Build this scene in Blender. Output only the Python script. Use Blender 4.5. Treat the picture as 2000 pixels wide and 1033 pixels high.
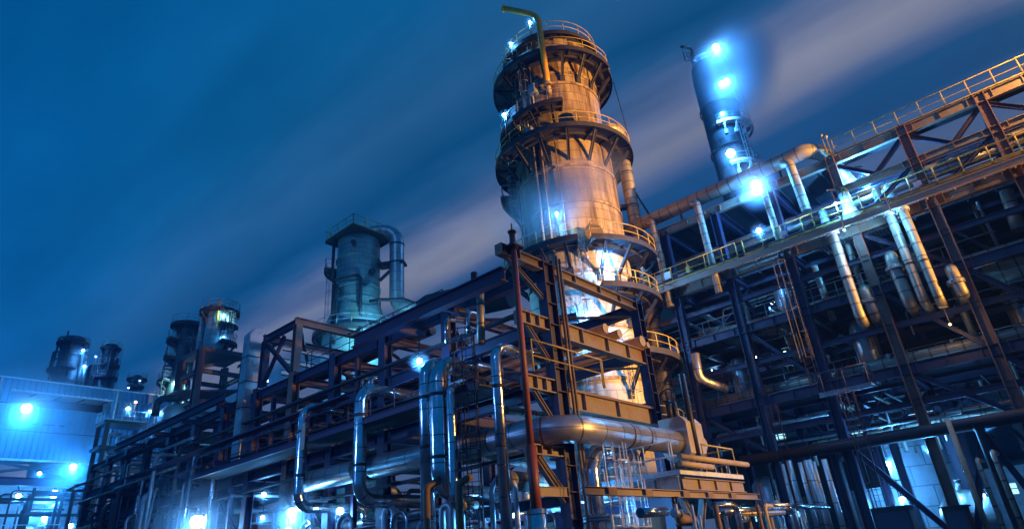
import bpy, math, random
from mathutils import Vector, Matrix, noise as mnoise
S = bpy.context.scene
for o in list(bpy.data.objects): bpy.data.objects.remove(o)
COL = S.collection
R_ = math.radians
rnd = random.Random(7)
# ------------------------------------------------------------------ camera
# world frame: X runs away to the right (short side of the steelwork), Y runs away to the left (long side), Z up
FPX, PIT, ROL, YAW = 1212.57, 0.445763, -0.0863593, 0.698962
EYE = Vector((0, 0, 1.6))
FH = Vector((math.cos(YAW), math.sin(YAW), 0)); UP = Vector((0, 0, 1)); RT = Vector((math.sin(YAW), -math.cos(YAW), 0))
FW = FH * math.cos(PIT) + UP * math.sin(PIT); CU = UP * math.cos(PIT) - FH * math.sin(PIT)
CR = RT * math.cos(ROL) + CU * math.sin(ROL); CV = CU * math.cos(ROL) - RT * math.sin(ROL)
cd = bpy.data.cameras.new('camera'); cam = bpy.data.objects.new('camera', cd); COL.objects.link(cam)
cam.matrix_world = Matrix(((CR.x, CV.x, -FW.x, EYE.x), (CR.y, CV.y, -FW.y, EYE.y), (CR.z, CV.z, -FW.z, EYE.z), (0, 0, 0, 1)))
cd.sensor_width = 36; cd.lens = 36 * FPX / 2000; cd.clip_start = .1; cd.clip_end = 5000
S.camera = cam
# ------------------------------------------------------------------ world: deep blue night sky with wind-drawn cloud lanes
W = bpy.data.worlds.new('World'); S.world = W; W.use_nodes = True
def nn(nt, t, **kw):
    n = nt.nodes.new(t)
    for k, v in kw.items():
        if k.startswith('_'): setattr(n, k[1:], v)
        else: n.inputs[k].default_value = v
    return n
def mth(nt, op, a, b=None, c=None, clamp=False):
    n = nt.nodes.new('ShaderNodeMath'); n.operation = op; n.use_clamp = clamp
    for i, v in enumerate((a, b, c)):
        if v is None: continue
        if isinstance(v, (int, float)): n.inputs[i].default_value = v
        else: nt.links.new(v, n.inputs[i])
    return n.outputs[0]
def mixc(nt, fac, a, b, mode='MIX'):
    n = nt.nodes.new('ShaderNodeMix'); n.data_type = 'RGBA'; n.blend_type = mode
    for i, v in ((0, fac), (6, a), (7, b)):
        if isinstance(v, (int, float)): n.inputs[i].default_value = v
        elif isinstance(v, tuple): n.inputs[i].default_value = v if len(v) == 4 else (*v, 1)
        else: nt.links.new(v, n.inputs[i])
    return n.outputs[2]
def ramp(nt, fac, stops, interp='LINEAR'):
    n = nt.nodes.new('ShaderNodeValToRGB'); n.color_ramp.interpolation = interp
    e = n.color_ramp.elements
    while len(e) < len(stops): e.new(.5)
    for k, (p, c) in enumerate(stops):
        e[k].position = p; e[k].color = (*c, 1) if not isinstance(c, (int, float)) else (c, c, c, 1)
    nt.links.new(fac, n.inputs[0]); return n.outputs[0]
nt = W.node_tree; nt.nodes.clear()
tc = nn(nt, 'ShaderNodeTexCoord'); sx = nn(nt, 'ShaderNodeSeparateXYZ'); nt.links.new(tc.outputs['Generated'], sx.inputs[0])
zc = mth(nt, 'MAXIMUM', sx.outputs[2], .06)
lane = mth(nt, 'DIVIDE', sx.outputs[0], zc); run = mth(nt, 'DIVIDE', sx.outputs[1], zc)
cx = nn(nt, 'ShaderNodeCombineXYZ'); nt.links.new(mth(nt, 'MULTIPLY', lane, 3.2), cx.inputs[0]); nt.links.new(mth(nt, 'MULTIPLY', run, .7), cx.inputs[1])
n1 = nn(nt, 'ShaderNodeTexNoise', Scale=1.0, Detail=4.0, Roughness=.5); nt.links.new(cx.outputs[0], n1.inputs['Vector'])
cx2 = nn(nt, 'ShaderNodeCombineXYZ'); nt.links.new(mth(nt, 'MULTIPLY', lane, .9), cx2.inputs[0]); nt.links.new(mth(nt, 'MULTIPLY', run, .8), cx2.inputs[1]); cx2.inputs[2].default_value = 3.7
n2 = nn(nt, 'ShaderNodeTexNoise', Scale=1.0, Detail=2.0, Roughness=.5); nt.links.new(cx2.outputs[0], n2.inputs['Vector'])
wl = mth(nt, 'ADD', lane, mth(nt, 'MULTIPLY', mth(nt, 'SUBTRACT', n2.outputs[0], .5), .34))
wl = mth(nt, 'ADD', wl, mth(nt, 'MULTIPLY', mth(nt, 'SUBTRACT', n1.outputs[0], .5), .42))
skyc = ramp(nt, mth(nt, 'DIVIDE', wl, 2.5, clamp=True), [
    (0.00, (.0005, .090, .295)), (.10, (.001, .108, .325)), (.22, (.004, .115, .315)), (.32, (.020, .118, .295)), (.39, (.004, .072, .205)),
    (.435, (.014, .090, .235)), (.49, (.085, .140, .30)), (.54, (.175, .215, .325)), (.585, (.085, .14, .30)), (.63, (.012, .080, .225)), (.68, (.012, .070, .20)), (.76, (.075, .13, .27)), (.86, (.10, .14, .26)), (1, (.06, .11, .24))])
pk = ramp(nt, mth(nt, 'MULTIPLY_ADD', run, .4, .1, clamp=True), [(.0, .95), (.14, 1.0), (.28, .45), (.46, .35), (.62, 1.0), (.74, .9), (.95, .3)])
bnd = ramp(nt, mth(nt, 'DIVIDE', wl, 2.5, clamp=True), [(.45, 0.0), (.54, 1.0), (.60, .0)])
skyc = mixc(nt, mth(nt, 'MULTIPLY', mth(nt, 'MULTIPLY', pk, bnd), .75), skyc, (.27, .285, .385))
# nearer the horizon on the left the glow of the plant makes the air a stronger blue
hz = ramp(nt, sx.outputs[2], [(0, 1.0), (.22, .85), (.42, .35), (.62, 0.0)])
lf = ramp(nt, mth(nt, 'MULTIPLY_ADD', lane, -.55, 1.0, clamp=True), [(.15, 0.0), (.75, 1.0)])
skyc = mixc(nt, mth(nt, 'MULTIPLY', mth(nt, 'MULTIPLY', hz, lf), .8), skyc, (.003, .125, .44))
n3 = nn(nt, 'ShaderNodeTexNoise', Scale=5.0, Detail=5.0, Roughness=.6); nt.links.new(tc.outputs['Generated'], n3.inputs['Vector'])
soft = mth(nt, 'ADD', mth(nt, 'MULTIPLY_ADD', n1.outputs[0], .75, .40), mth(nt, 'MULTIPLY', n3.outputs[0], .28))
skyc = mixc(nt, 1.0, skyc, soft, 'MULTIPLY')
gz = ramp(nt, mth(nt, 'MULTIPLY_ADD', sx.outputs[2], 8.0, .9, clamp=True), [(0, .12), (1, 1.0)])
skyc = mixc(nt, 1.0, skyc, gz, 'MULTIPLY')
bg = nn(nt, 'ShaderNodeBackground', Strength=1.0); nt.links.new(skyc, bg.inputs[0])
wo = nn(nt, 'ShaderNodeOutputWorld'); nt.links.new(bg.outputs[0], wo.inputs[0])
# ------------------------------------------------------------------ faint cold fill light added from the left behind the camera
sd = bpy.data.lights.new('sun', 'SUN'); sd.energy = .20; sd.angle = R_(2.0); sd.color = (.16, .34, 1)
sun = bpy.data.objects.new('sun', sd); COL.objects.link(sun)
sun.rotation_euler = Vector((.80, .35, -.48)).to_track_quat('-Z', 'Y').to_euler(); sun.location = (-60, -30, 40)
# the sodium floodlights of the yard, on a mast to the right of the view
def spot(name, p, aim, watt, half, blend=.5, c=(1, .44, .10), sx=1):
    d = bpy.data.lights.new(name, 'SPOT'); d.energy = watt; d.color = c; d.spot_size = R_(half * 2); d.spot_blend = blend; d.shadow_soft_size = .35
    o = bpy.data.objects.new(name, d); COL.objects.link(o); o.location = p; o.rotation_euler = (Vector(aim) - Vector(p)).to_track_quat('-Z', 'Y').to_euler(); o.scale = (sx, 1, 1); return o
MAST, MAST2 = Vector((37.4, -58, 0)), Vector((29, -13, 0))
SODIUM = [(MAST, spot('sodium_bulb', MAST + Vector((0, .5, 9.4)), (36.4, 24, 26.0), 950000, 15, .5, (1, .46, .08), .25)), (MAST2, spot('sodium_bulb', MAST2 + Vector((0, .5, 8.2)), (20.6, 13.3, 6.0), 36000, 17, .7, (1, .50, .11)))]
S.view_settings.view_transform = 'Standard'; S.view_settings.look = 'None'; S.view_settings.exposure = 0; S.view_settings.gamma = 1
S.cycles.use_denoising = True; S.cycles.max_bounces = 5; S.cycles.diffuse_bounces = 2; S.cycles.glossy_bounces = 3; S.cycles.volume_bounces = 0
S.cycles.sample_clamp_indirect = 3.0; S.cycles.caustics_reflective = False; S.cycles.caustics_refractive = False
S.cycles.volume_step_rate = 3.0; S.cycles.volume_max_steps = 48
# ------------------------------------------------------------------ points in the place
def ray(px, py): return FW * FPX + CR * (px - 1000) - CV * (py - 516.5)
def PX(px, py, x): d = ray(px, py); return EYE + d * (x / d.x)
def PY(px, py, y): d = ray(px, py); return EYE + d * (y / d.y)
def PD(px, py, r): d = ray(px, py); return EYE + d * (r / math.hypot(d.x, d.y))
# ------------------------------------------------------------------ mesh builder
def sm_path(pts, rad=0, n=6):
    pts = [Vector(p) for p in pts]
    if rad <= 0 or len(pts) < 3: return pts
    out = [pts[0]]
    for a, b, c in zip(pts, pts[1:], pts[2:]):
        u = a - b; w = c - b; lu, lw = u.length, w.length
        if lu < 1e-6 or lw < 1e-6: continue
        u /= lu; w /= lw; ang = math.acos(max(-1, min(1, u.dot(w))))
        if ang > 3.05: out.append(b); continue
        t = min(rad / math.tan(ang / 2), lu * .49, lw * .49); r = t * math.tan(ang / 2)
        bis = (u + w).normalized(); ctr = b + bis * (r / math.sin(ang / 2)); p0 = b + u * t; p1 = b + w * t
        e0 = (p0 - ctr); e1 = (p1 - ctr); th = math.pi - ang; k = max(2, int(n * th / 1.57 + .5))
        for i in range(k + 1):
            f = i / k
            out.append(ctr + (e0 * math.sin((1 - f) * th) + e1 * math.sin(f * th)) / math.sin(th))
    out.append(pts[-1]); return out
class MB:
    def __init__(s): s.v = []; s.f = []; s.uv = []; s.s = []
    def face(s, idx, uv=None, smooth=False): s.f.append(idx); s.uv.append(uv or [(0, 0)] * len(idx)); s.s.append(smooth)
    def hexa(s, P):
        b = len(s.v); s.v += [Vector(p) for p in P]
        for q in ((0, 3, 2, 1), (4, 5, 6, 7), (0, 1, 5, 4), (1, 2, 6, 5), (2, 3, 7, 6), (3, 0, 4, 7)): s.face([b + i for i in q])
        return s
    def box(s, x0, x1, y0, y1, z0, z1):
        return s.hexa([(x0, y0, z0), (x1, y0, z0), (x1, y1, z0), (x0, y1, z0), (x0, y0, z1), (x1, y0, z1), (x1, y1, z1), (x0, y1, z1)])
    def _fr(s, p, q, up):
        d = (q - p).normalized(); up = Vector(up)
        if abs(d.dot(up)) > .98: up = Vector((0, 1, 0)) if abs(d.y) < .9 else Vector((1, 0, 0))
        x = d.cross(up).normalized(); y = x.cross(d).normalized(); return d, x, y
    def bar(s, p, q, w, h, up=(0, 0, 1)):
        p = Vector(p); q = Vector(q); d, x, y = s._fr(p, q, up); a = x * w / 2; b = y * h / 2
        return s.hexa([p - a - b, p + a - b, p + a + b, p - a + b, q - a - b, q + a - b, q + a + b, q - a + b])
    def prof(s, p, q, poly, up=(0, 0, 1)):
        p = Vector(p); q = Vector(q); d, x, y = s._fr(p, q, up); b = len(s.v); n = len(poly)
        for o in (p, q): s.v += [o + x * u + y * v for u, v in poly]
        for i in range(n): j = (i + 1) % n; s.face([b + i, b + j, b + n + j, b + n + i])
        s.face([b + i for i in range(n)][::-1]); s.face([b + n + i for i in range(n)]); return s
    def ib(s, p, q, w, h, t=.035, up=(0, 0, 1)):
        a, b = w / 2, h / 2; k = t / 2 * .9
        return s.prof(p, q, [(-a, -b), (a, -b), (a, -b + t), (k, -b + t), (k, b - t), (a, b - t), (a, b), (-a, b), (-a, b - t), (-k, b - t), (-k, -b + t), (-a, -b + t)], up)
    def tube(s, pts, r, n=8, bend=0, caps=True, bn=6, rs=None):
        P = sm_path(pts, bend, bn); m = len(P)
        if m < 2: return s
        T = []
        for i in range(m):
            t = P[min(i + 1, m - 1)] - P[max(i - 1, 0)]; T.append(t.normalized())
        ref = Vector((0, 0, 1)) if abs(T[0].z) < .9 else Vector((1, 0, 0))
        x = T[0].cross(ref).normalized(); b = len(s.v); L = 0; Ls = []
        for i in range(m):
            if i: L += (P[i] - P[i - 1]).length; x = (x - T[i] * x.dot(T[i])).normalized()
            Ls.append(L); y = T[i].cross(x); rr = rs[i] if rs else r
            s.v += [P[i] + (x * math.cos(k * 2 * math.pi / n) + y * math.sin(k * 2 * math.pi / n)) * rr for k in range(n)]
        for i in range(m - 1):
            for k in range(n):
                j = (k + 1) % n
                s.face([b + i * n + k, b + i * n + j, b + (i + 1) * n + j, b + (i + 1) * n + k], [(Ls[i], k / n * 6.28 * r), (Ls[i], (k + 1) / n * 6.28 * r), (Ls[i + 1], (k + 1) / n * 6.28 * r), (Ls[i + 1], k / n * 6.28 * r)], n > 4)
        if caps:
            s.face([b + k for k in range(n)][::-1]); s.face([b + (m - 1) * n + k for k in range(n)])
        return s
    def lathe(s, c, prof, n=32, a0=0, a1=360, sm=True):
        c = Vector(c); full = a1 - a0 >= 359.9; cols = n if full else n + 1; b = len(s.v)
        for r, z in prof:
            for k in range(cols):
                a = R_(a0 + (a1 - a0) * k / n); s.v.append(c + dirn(a) * r + UP * z)
        acc = 0; rr = max(p[0] for p in prof)
        for i in range(len(prof) - 1):
            l = math.hypot(prof[i + 1][0] - prof[i][0], prof[i + 1][1] - prof[i][1])
            for k in range(n):
                j = (k + 1) % cols; u0 = R_((a1 - a0) * k / n) * rr; u1 = R_((a1 - a0) * (k + 1) / n) * rr
                s.face([b + i * cols + k, b + i * cols + j, b + (i + 1) * cols + j, b + (i + 1) * cols + k], [(u0, acc), (u1, acc), (u1, acc + l), (u0, acc + l)], sm)
            acc += l
        return s
    def build(s, name, m, parent=None, loc=None, soft=False):
        if loc is None:
            if parent is not None: loc = OFF[parent.name]
            else:
                xs = [p.x for p in s.v]; ys = [p.y for p in s.v]; zs = [p.z for p in s.v]
                loc = Vector(((min(xs) + max(xs)) / 2, (min(ys) + max(ys)) / 2, min(zs)))
        me = bpy.data.meshes.new(name); me.from_pydata([p - loc for p in s.v], [], s.f)
        ul = me.uv_layers.new(name='UVMap'); k = 0
        flat = [c for f in s.uv for uv in f for c in uv]; ul.data.foreach_set('uv', flat)
        me.polygons.foreach_set('use_smooth', s.s); me.materials.append(m); me.update()
        o = bpy.data.objects.new(name, me); COL.objects.link(o)
        if parent is not None: o.parent = parent
        else: o.location = loc
        OFF[o.name] = loc; return o
OFF = {}
NR = -FH
def dirn(a): return NR * math.cos(a) + RT * math.sin(a)              # 0 faces the camera, 90 degrees is its right
def tag(o, label, cat, group=None, kind=None):
    if label: o['label'] = label
    if cat: o['category'] = cat
    if group: o['group'] = group
    if kind: o['kind'] = kind
    return o
def thing(name, label, cat, loc, group=None):
    o = bpy.data.objects.new(name, None); COL.objects.link(o); o.location = loc; o.empty_display_size = .3
    OFF[o.name] = Vector(loc); return tag(o, label, cat, group)
# ------------------------------------------------------------------ materials
def basemat(name):
    m = bpy.data.materials.new(name); m.use_nodes = True; t = m.node_tree; t.nodes.clear()
    p = nn(t, 'ShaderNodeBsdfPrincipled'); o = nn(t, 'ShaderNodeOutputMaterial'); t.links.new(p.outputs[0], o.inputs[0]); return m, t, p
def paint(name, c, c2=None, rough=.6, metal=0, sc=.8, lo=.45, hi=.62, grain=.25, bump=.15):
    m, t, p = basemat(name); tc = nn(t, 'ShaderNodeTexCoord')
    a = nn(t, 'ShaderNodeTexNoise', Scale=sc, Detail=6.0, Roughness=.65); t.links.new(tc.outputs['Object'], a.inputs['Vector'])
    b = nn(t, 'ShaderNodeTexNoise', Scale=sc * 7, Detail=5.0, Roughness=.7); t.links.new(tc.outputs['Object'], b.inputs['Vector'])
    col = mixc(t, ramp(t, a.outputs[0], [(lo, 0.0), (hi, 1.0)]), c, c2 or c)
    g = mth(t, 'MULTIPLY_ADD', b.outputs[0], grain * 2, 1 - grain)
    col = mixc(t, 1.0, col, g, 'MULTIPLY'); t.links.new(col, p.inputs['Base Color'])
    t.links.new(mth(t, 'MULTIPLY_ADD', b.outputs[0], .3, rough - .15, clamp=True), p.inputs['Roughness']); p.inputs['Metallic'].default_value = metal
    bp = nn(t, 'ShaderNodeBump', Strength=bump, Distance=.02); t.links.new(b.outputs[0], bp.inputs['Height']); t.links.new(bp.outputs[0], p.inputs['Normal'])
    return m
def clad(name, c1, c2, bw, bh, mortar=.03, rough=.4, metal=.6, stain=(.1, .07, .03), st=.5, off=.5, su=.8, sv=.12, dent=.1, seam=.35, lo=.5):
    """sheet-metal cladding: plates with seams, laid by metres along and round the surface, streaked stains"""
    m, t, p = basemat(name); tc = nn(t, 'ShaderNodeTexCoord')
    br = nn(t, 'ShaderNodeTexBrick', Scale=1.0); br.offset = off
    for k, v in {'Mortar Size': mortar, 'Brick Width': bw, 'Row Height': bh, 'Mortar Smooth': .2, 'Bias': 0.0}.items(): br.inputs[k].default_value = v
    br.inputs['Color1'].default_value = (*c1, 1); br.inputs['Color2'].default_value = (*c2, 1); br.inputs['Mortar'].default_value = (*[x * seam for x in c1], 1)
    t.links.new(tc.outputs['UV'], br.inputs['Vector'])
    mp = nn(t, 'ShaderNodeMapping'); mp.inputs['Scale'].default_value = (su, sv, 1); t.links.new(tc.outputs['UV'], mp.inputs[0])
    a = nn(t, 'ShaderNodeTexNoise', Scale=1.0, Detail=6.0, Roughness=.65); t.links.new(mp.outputs[0], a.inputs['Vector'])
    b = nn(t, 'ShaderNodeTexNoise', Scale=1.7, Detail=6.0, Roughness=.7); t.links.new(tc.outputs['Object'], b.inputs['Vector'])
    col = mixc(t, mth(t, 'MULTIPLY', ramp(t, a.outputs[0], [(lo, 0.0), (lo + .2, 1.0)]), st), br.outputs[0], stain)
    col = mixc(t, 1.0, col, mth(t, 'MULTIPLY_ADD', b.outputs[0], .7, .62), 'MULTIPLY')
    t.links.new(col, p.inputs['Base Color']); p.inputs['Metallic'].default_value = metal
    t.links.new(mth(t, 'MULTIPLY_ADD', b.outputs[0], .35, rough - .17, clamp=True), p.inputs['Roughness'])
    hgt = mth(t, 'ADD', mth(t, 'MULTIPLY', br.outputs['Fac'], -.5), b.outputs[0])
    bp = nn(t, 'ShaderNodeBump', Strength=dent, Distance=.05); t.links.new(hgt, bp.inputs['Height']); t.links.new(bp.outputs[0], p.inputs['Normal'])
    return m
def glow(name, c, s):
    m = bpy.data.materials.new(name); m.use_nodes = True; t = m.node_tree; t.nodes.clear()
    e = nn(t, 'ShaderNodeEmission', Strength=s); e.inputs[0].default_value = (*c, 1); o = nn(t, 'ShaderNodeOutputMaterial'); t.links.new(e.outputs[0], o.inputs[0])
    m.cycles.emission_sampling = 'NONE'; return m
M = dict(
    tower=clad('tower_cladding', (.44, .33, .19), (.34, .25, .14), 2.1, .86, .035, .55, .1, (.06, .027, .010), 1.0, su=1.2, sv=.085, dent=.15, seam=.42, lo=.43),
    tower_low=clad('tower_cladding_stained', (.48, .44, .36), (.54, .50, .42), 2.1, .86, .03, .5, .1, (.10, .13, .04), .85, su=.5, sv=.13, dent=.12, lo=.5, seam=.55),
    tower_green=clad('green_stained_cladding', (.19, .29, .30), (.25, .35, .35), 2.0, .62, .03, .45, .2, (.26, .24, .02), .85, su=.30, sv=.06, dent=.12, lo=.50, seam=.5),
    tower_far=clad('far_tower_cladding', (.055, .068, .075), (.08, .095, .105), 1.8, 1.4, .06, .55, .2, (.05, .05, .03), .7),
    silver=clad('silver_pipe_cladding', (.66, .66, .67), (.58, .58, .60), .95, 9.0, .022, .17, .95, (.30, .27, .24), .35, off=0, su=.5, sv=2.0, dent=.34, seam=.2, lo=.47),
    silver_dull=clad('dull_pipe_cladding', (.50, .48, .46), (.42, .41, .40), 1.1, 9.0, .03, .38, .8, (.22, .16, .10), .5, off=0, su=.3, sv=1.2, dent=.1, seam=.3),
    lag=clad('lagged_pipe_cladding', (.40, .36, .28), (.33, .30, .24), .8, 9.0, .05, .5, .45, (.16, .11, .05), .6, off=0, su=.3, sv=1.0, dent=.15, seam=.35),
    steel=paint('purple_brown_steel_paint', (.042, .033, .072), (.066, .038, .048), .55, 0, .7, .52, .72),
    steel_lit=paint('lit_rusty_beam_paint', (.27, .21, .15), (.26, .15, .085), .6, 0, .9, .5, .66, .35),  # same steel as lit by the floodlights, lightness put into colour; rust patches
    steel_d=paint('dark_steel_paint', (.026, .024, .034), (.045, .032, .03), .6, 0, .6),
    steel_r=paint('rust_red_steel_paint', (.20, .105, .075), (.26, .15, .11), .6, 0, .8),
    galv=paint('galvanised_steel', (.36, .37, .38), (.26, .27, .28), .45, .5, 1.5),
    white=paint('white_painted_steel', (.66, .68, .70), (.5, .5, .5), .45, 0, 1.2),
    yellow=paint('yellow_rail_paint', (.52, .38, .06), (.38, .26, .05), .5, 0, 1.5),
    ypipe=paint('yellow_pipe_paint', (.78, .40, .03), (.70, .34, .03), .4, 0, .8, grain=.12),
    red=paint('red_oxide_pipe_paint', (.27, .065, .04), (.20, .05, .035), .5, 0, 1.2, grain=.2),
    deck=paint('grating_deck', (.035, .035, .04), (.025, .025, .03), .7, .2, 2.0),
    brown=paint('brown_scaled_pipe', (.20, .125, .06), (.13, .07, .035), .65, .2, 1.5),
    beige=paint('beige_lagging', (.44, .34, .22), (.34, .25, .15), .65, 0, 1.1),
    black=paint('black_iron', (.02, .02, .024), (.03, .025, .025), .5, .3, 2),
    concrete=paint('concrete', (.30, .29, .27), (.22, .21, .2), .85, 0, .5),
    box=paint('pale_box_sheet', (.50, .44, .37), (.42, .36, .29), .42, .25, 1.2, grain=.15),
    tank=clad('tank_plates', (.42, .44, .46), (.34, .36, .38), 2.4, 1.5, .05, .5, .1, (.14, .10, .06), .7, dent=.15),
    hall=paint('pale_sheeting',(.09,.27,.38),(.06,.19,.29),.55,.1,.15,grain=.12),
    duct=paint('silver_duct_sheet',(.50,.48,.48),(.36,.30,.27),.4,.6,.9,grain=.2),
    asphalt=paint('asphalt_yard', (.05, .05, .052), (.035, .035, .038), .75, 0, .3),
    lens=glow('lamp_lens_cold', (.55, .86, 1.0), 30.0), lens_s=glow('lamp_lens_small', (.45, .80, 1.0), 12.0), lens_y=glow('lamp_lens_yellow', (1, .72, .25), 9.0),
    win_b=glow('lit_window_cold', (.35, .75, 1.0), 1.6), win_o=glow('lit_window_warm', (1.0, .55, .16), 1.3),
)
# ------------------------------------------------------------------ builders shared by the plant
def rail(mb, pts, h=1.1, step=1.5, r=.028, toe=True, mids=1):
    """hand rail along a line of points at deck level"""
    P = [Vector(p) for p in pts]
    up = Vector((0, 0, h))
    mb.tube([p + up for p in P], r, 5)
    for k in range(mids): mb.tube([p + up * ((k + 1) / (mids + 1)) for p in P], r * .8, 4)
    if toe:
        for a, b in zip(P, P[1:]): mb.bar(a + UP * .06, b + UP * .06, .02, .12)
    acc = 0; nxt = 0
    for a, b in zip(P, P[1:]):
        l = (b - a).length
        while nxt <= acc + l + 1e-6:
            q = a + (b - a) * ((nxt - acc) / l); mb.tube([q, q + up], r * 1.1, 5); nxt += step
        acc += l
    mb.tube([P[-1], P[-1] + up], r * 1.1, 5)
    return mb
def ladder(mb, p, z0, z1, out, cage=True, w=.45, r=.026, hoop=.38, step=1.2, bars=5, rung=.3):
    """ladder at p, climbing z0 to z1, the climber standing on the side `out`"""
    p = Vector(p); out = Vector(out).normalized(); sd = out.cross(UP).normalized()
    for s in (-1, 1): mb.tube([(p.x + sd.x * s * w / 2, p.y + sd.y * s * w / 2, z0), (p.x + sd.x * s * w / 2, p.y + sd.y * s * w / 2, z1)], r, 5)
    z = z0 + .2
    while z < z1: mb.bar(Vector((p.x, p.y, z)) - sd * w / 2, Vector((p.x, p.y, z)) + sd * w / 2, .022, .022); z += rung
    if cage:
        def at(a): return out * (.36 + hoop * math.cos(a)) + sd * hoop * math.sin(a)
        z = z0 + 2.2
        while z < z1 + .1:
            mb.tube([Vector((p.x, p.y, z)) + at(R_(-140 + 280 * k / 10)) for k in range(11)], r * .8, 4); z += step
        for k in range(bars):
            q = at(R_(-110 + 220 * k / (bars - 1))); mb.tube([Vector((p.x, p.y, z0 + 2.2)) + q, Vector((p.x, p.y, z1)) + q], r * .65, 4)
    return mb
def arc(c, r, z, a0, a1, step=8):
    n = max(2, int(abs(a1 - a0) / step)); c = Vector(c)
    return [Vector((c.x, c.y, 0)) + dirn(R_(a0 + (a1 - a0) * k / n)) * r + UP * z for k in range(n + 1)]
def deck(root, c, r0, r1, z, a0, a1, nb=6, rm='yellow', rh=1.1, brk=1.7, dm='deck', rails=True, endrails=True, mids=1):
    """ring platform: grating plate with a channel edge; railing and brackets as its own pieces"""
    full = a1 - a0 >= 359
    mb = MB(); n = max(8, int((a1 - a0) / 7))
    mb.lathe((c[0], c[1], z), [(r0, -.06), (r1, -.06), (r1, -.30), (r1 + .035, -.30), (r1 + .035, .10), (r1, .10), (r1, 0), (r0, 0)], n, a0, a1, False)
    for k in range(max(2, int((a1 - a0) / 22)) + 1):                   # radial joists below the plate
        a = R_(a0 + (a1 - a0) * k / max(2, int((a1 - a0) / 22)))
        if full and k == 0: continue
        q = Vector((c[0], c[1], z - .15)); mb.bar(q + dirn(a) * r0, q + dirn(a) * (r1 - .01), .08, .16)
    mb.lathe((c[0], c[1], z - .16), [((r0 + r1) / 2 - .05, 0), ((r0 + r1) / 2 - .05, -.16), ((r0 + r1) / 2 + .05, -.16), ((r0 + r1) / 2 + .05, 0)], n, a0 + .5, a1 - .5, False)
    pl = mb.build('platform', M[dm], root)
    if rails:
        pts = arc(c, r1 - .06, z, a0 + .6, a1 - .6, 5)
        if endrails and not full: pts = [Vector((c[0], c[1], z)) + dirn(R_(a0 + .6)) * (r0 + .1)] + pts + [Vector((c[0], c[1], z)) + dirn(R_(a1 - .6)) * (r0 + .1)]
        rail(MB(), pts, rh, 1.45, .032, True, mids).build('railing', M[rm], pl)
    for k in range(nb):
        a = R_(a0 + (a1 - a0) * (k + .5) / nb); q = Vector((c[0], c[1], z))
        b = MB(); b.ib(q + dirn(a) * (r0 - .02) - UP * brk, q + dirn(a) * (r0 + (r1 - r0) * .86) - UP * .28, .18, .22, .03, dirn(a + 1.57))
        b.bar(q + dirn(a) * (r0 + .0) - UP * (brk + .25), q + dirn(a) * (r0 + .07) - UP * (brk - .3), .3, .4, dirn(a + 1.57))
        b.build('bracket', M[dm], pl)
    return pl
def pipe(name, label, pts, r, m, cat='pipe', bend=None, group=None, n=14, flanges=(), bands=(), bn=8, cap=False):
    """a run of pipe: one mesh, with flanges or clamp bands as parts where the photo shows them"""
    P = [Vector(p) for p in pts]
    if not flanges and not bands:
        return tag(MB().tube(P, r, n, bend if bend is not None else r * 2.6, bn=bn).build(name, m), label, cat, group)
    t = thing(name, label, cat, Vector((P[0].x, P[0].y, min(p.z for p in P))), group)
    MB().tube(P, r, n, bend if bend is not None else r * 2.6, bn=bn).build('pipe_run', m, t)
    for q, d in flanges:
        q = Vector(q); d = Vector(d).normalized(); f = MB()
        f.tube([q - d * .09, q - d * .01], r * 1.45, n); f.tube([q + d * .01, q + d * .09], r * 1.45, n)
        x = d.orthogonal().normalized(); y = d.cross(x)
        for k in range(10):
            e = (x * math.cos(k * .628) + y * math.sin(k * .628)) * r * 1.28; f.tube([q + e - d * .15, q + e + d * .15], r * .09, 5)
        f.build('flange', M['galv'], t)
    for q, d in bands:
        q = Vector(q); d = Vector(d).normalized(); MB().tube([q - d * .06, q + d * .06], r * 1.05, n).build('clamp_band', M['steel_d'], t)
    return t
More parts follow.
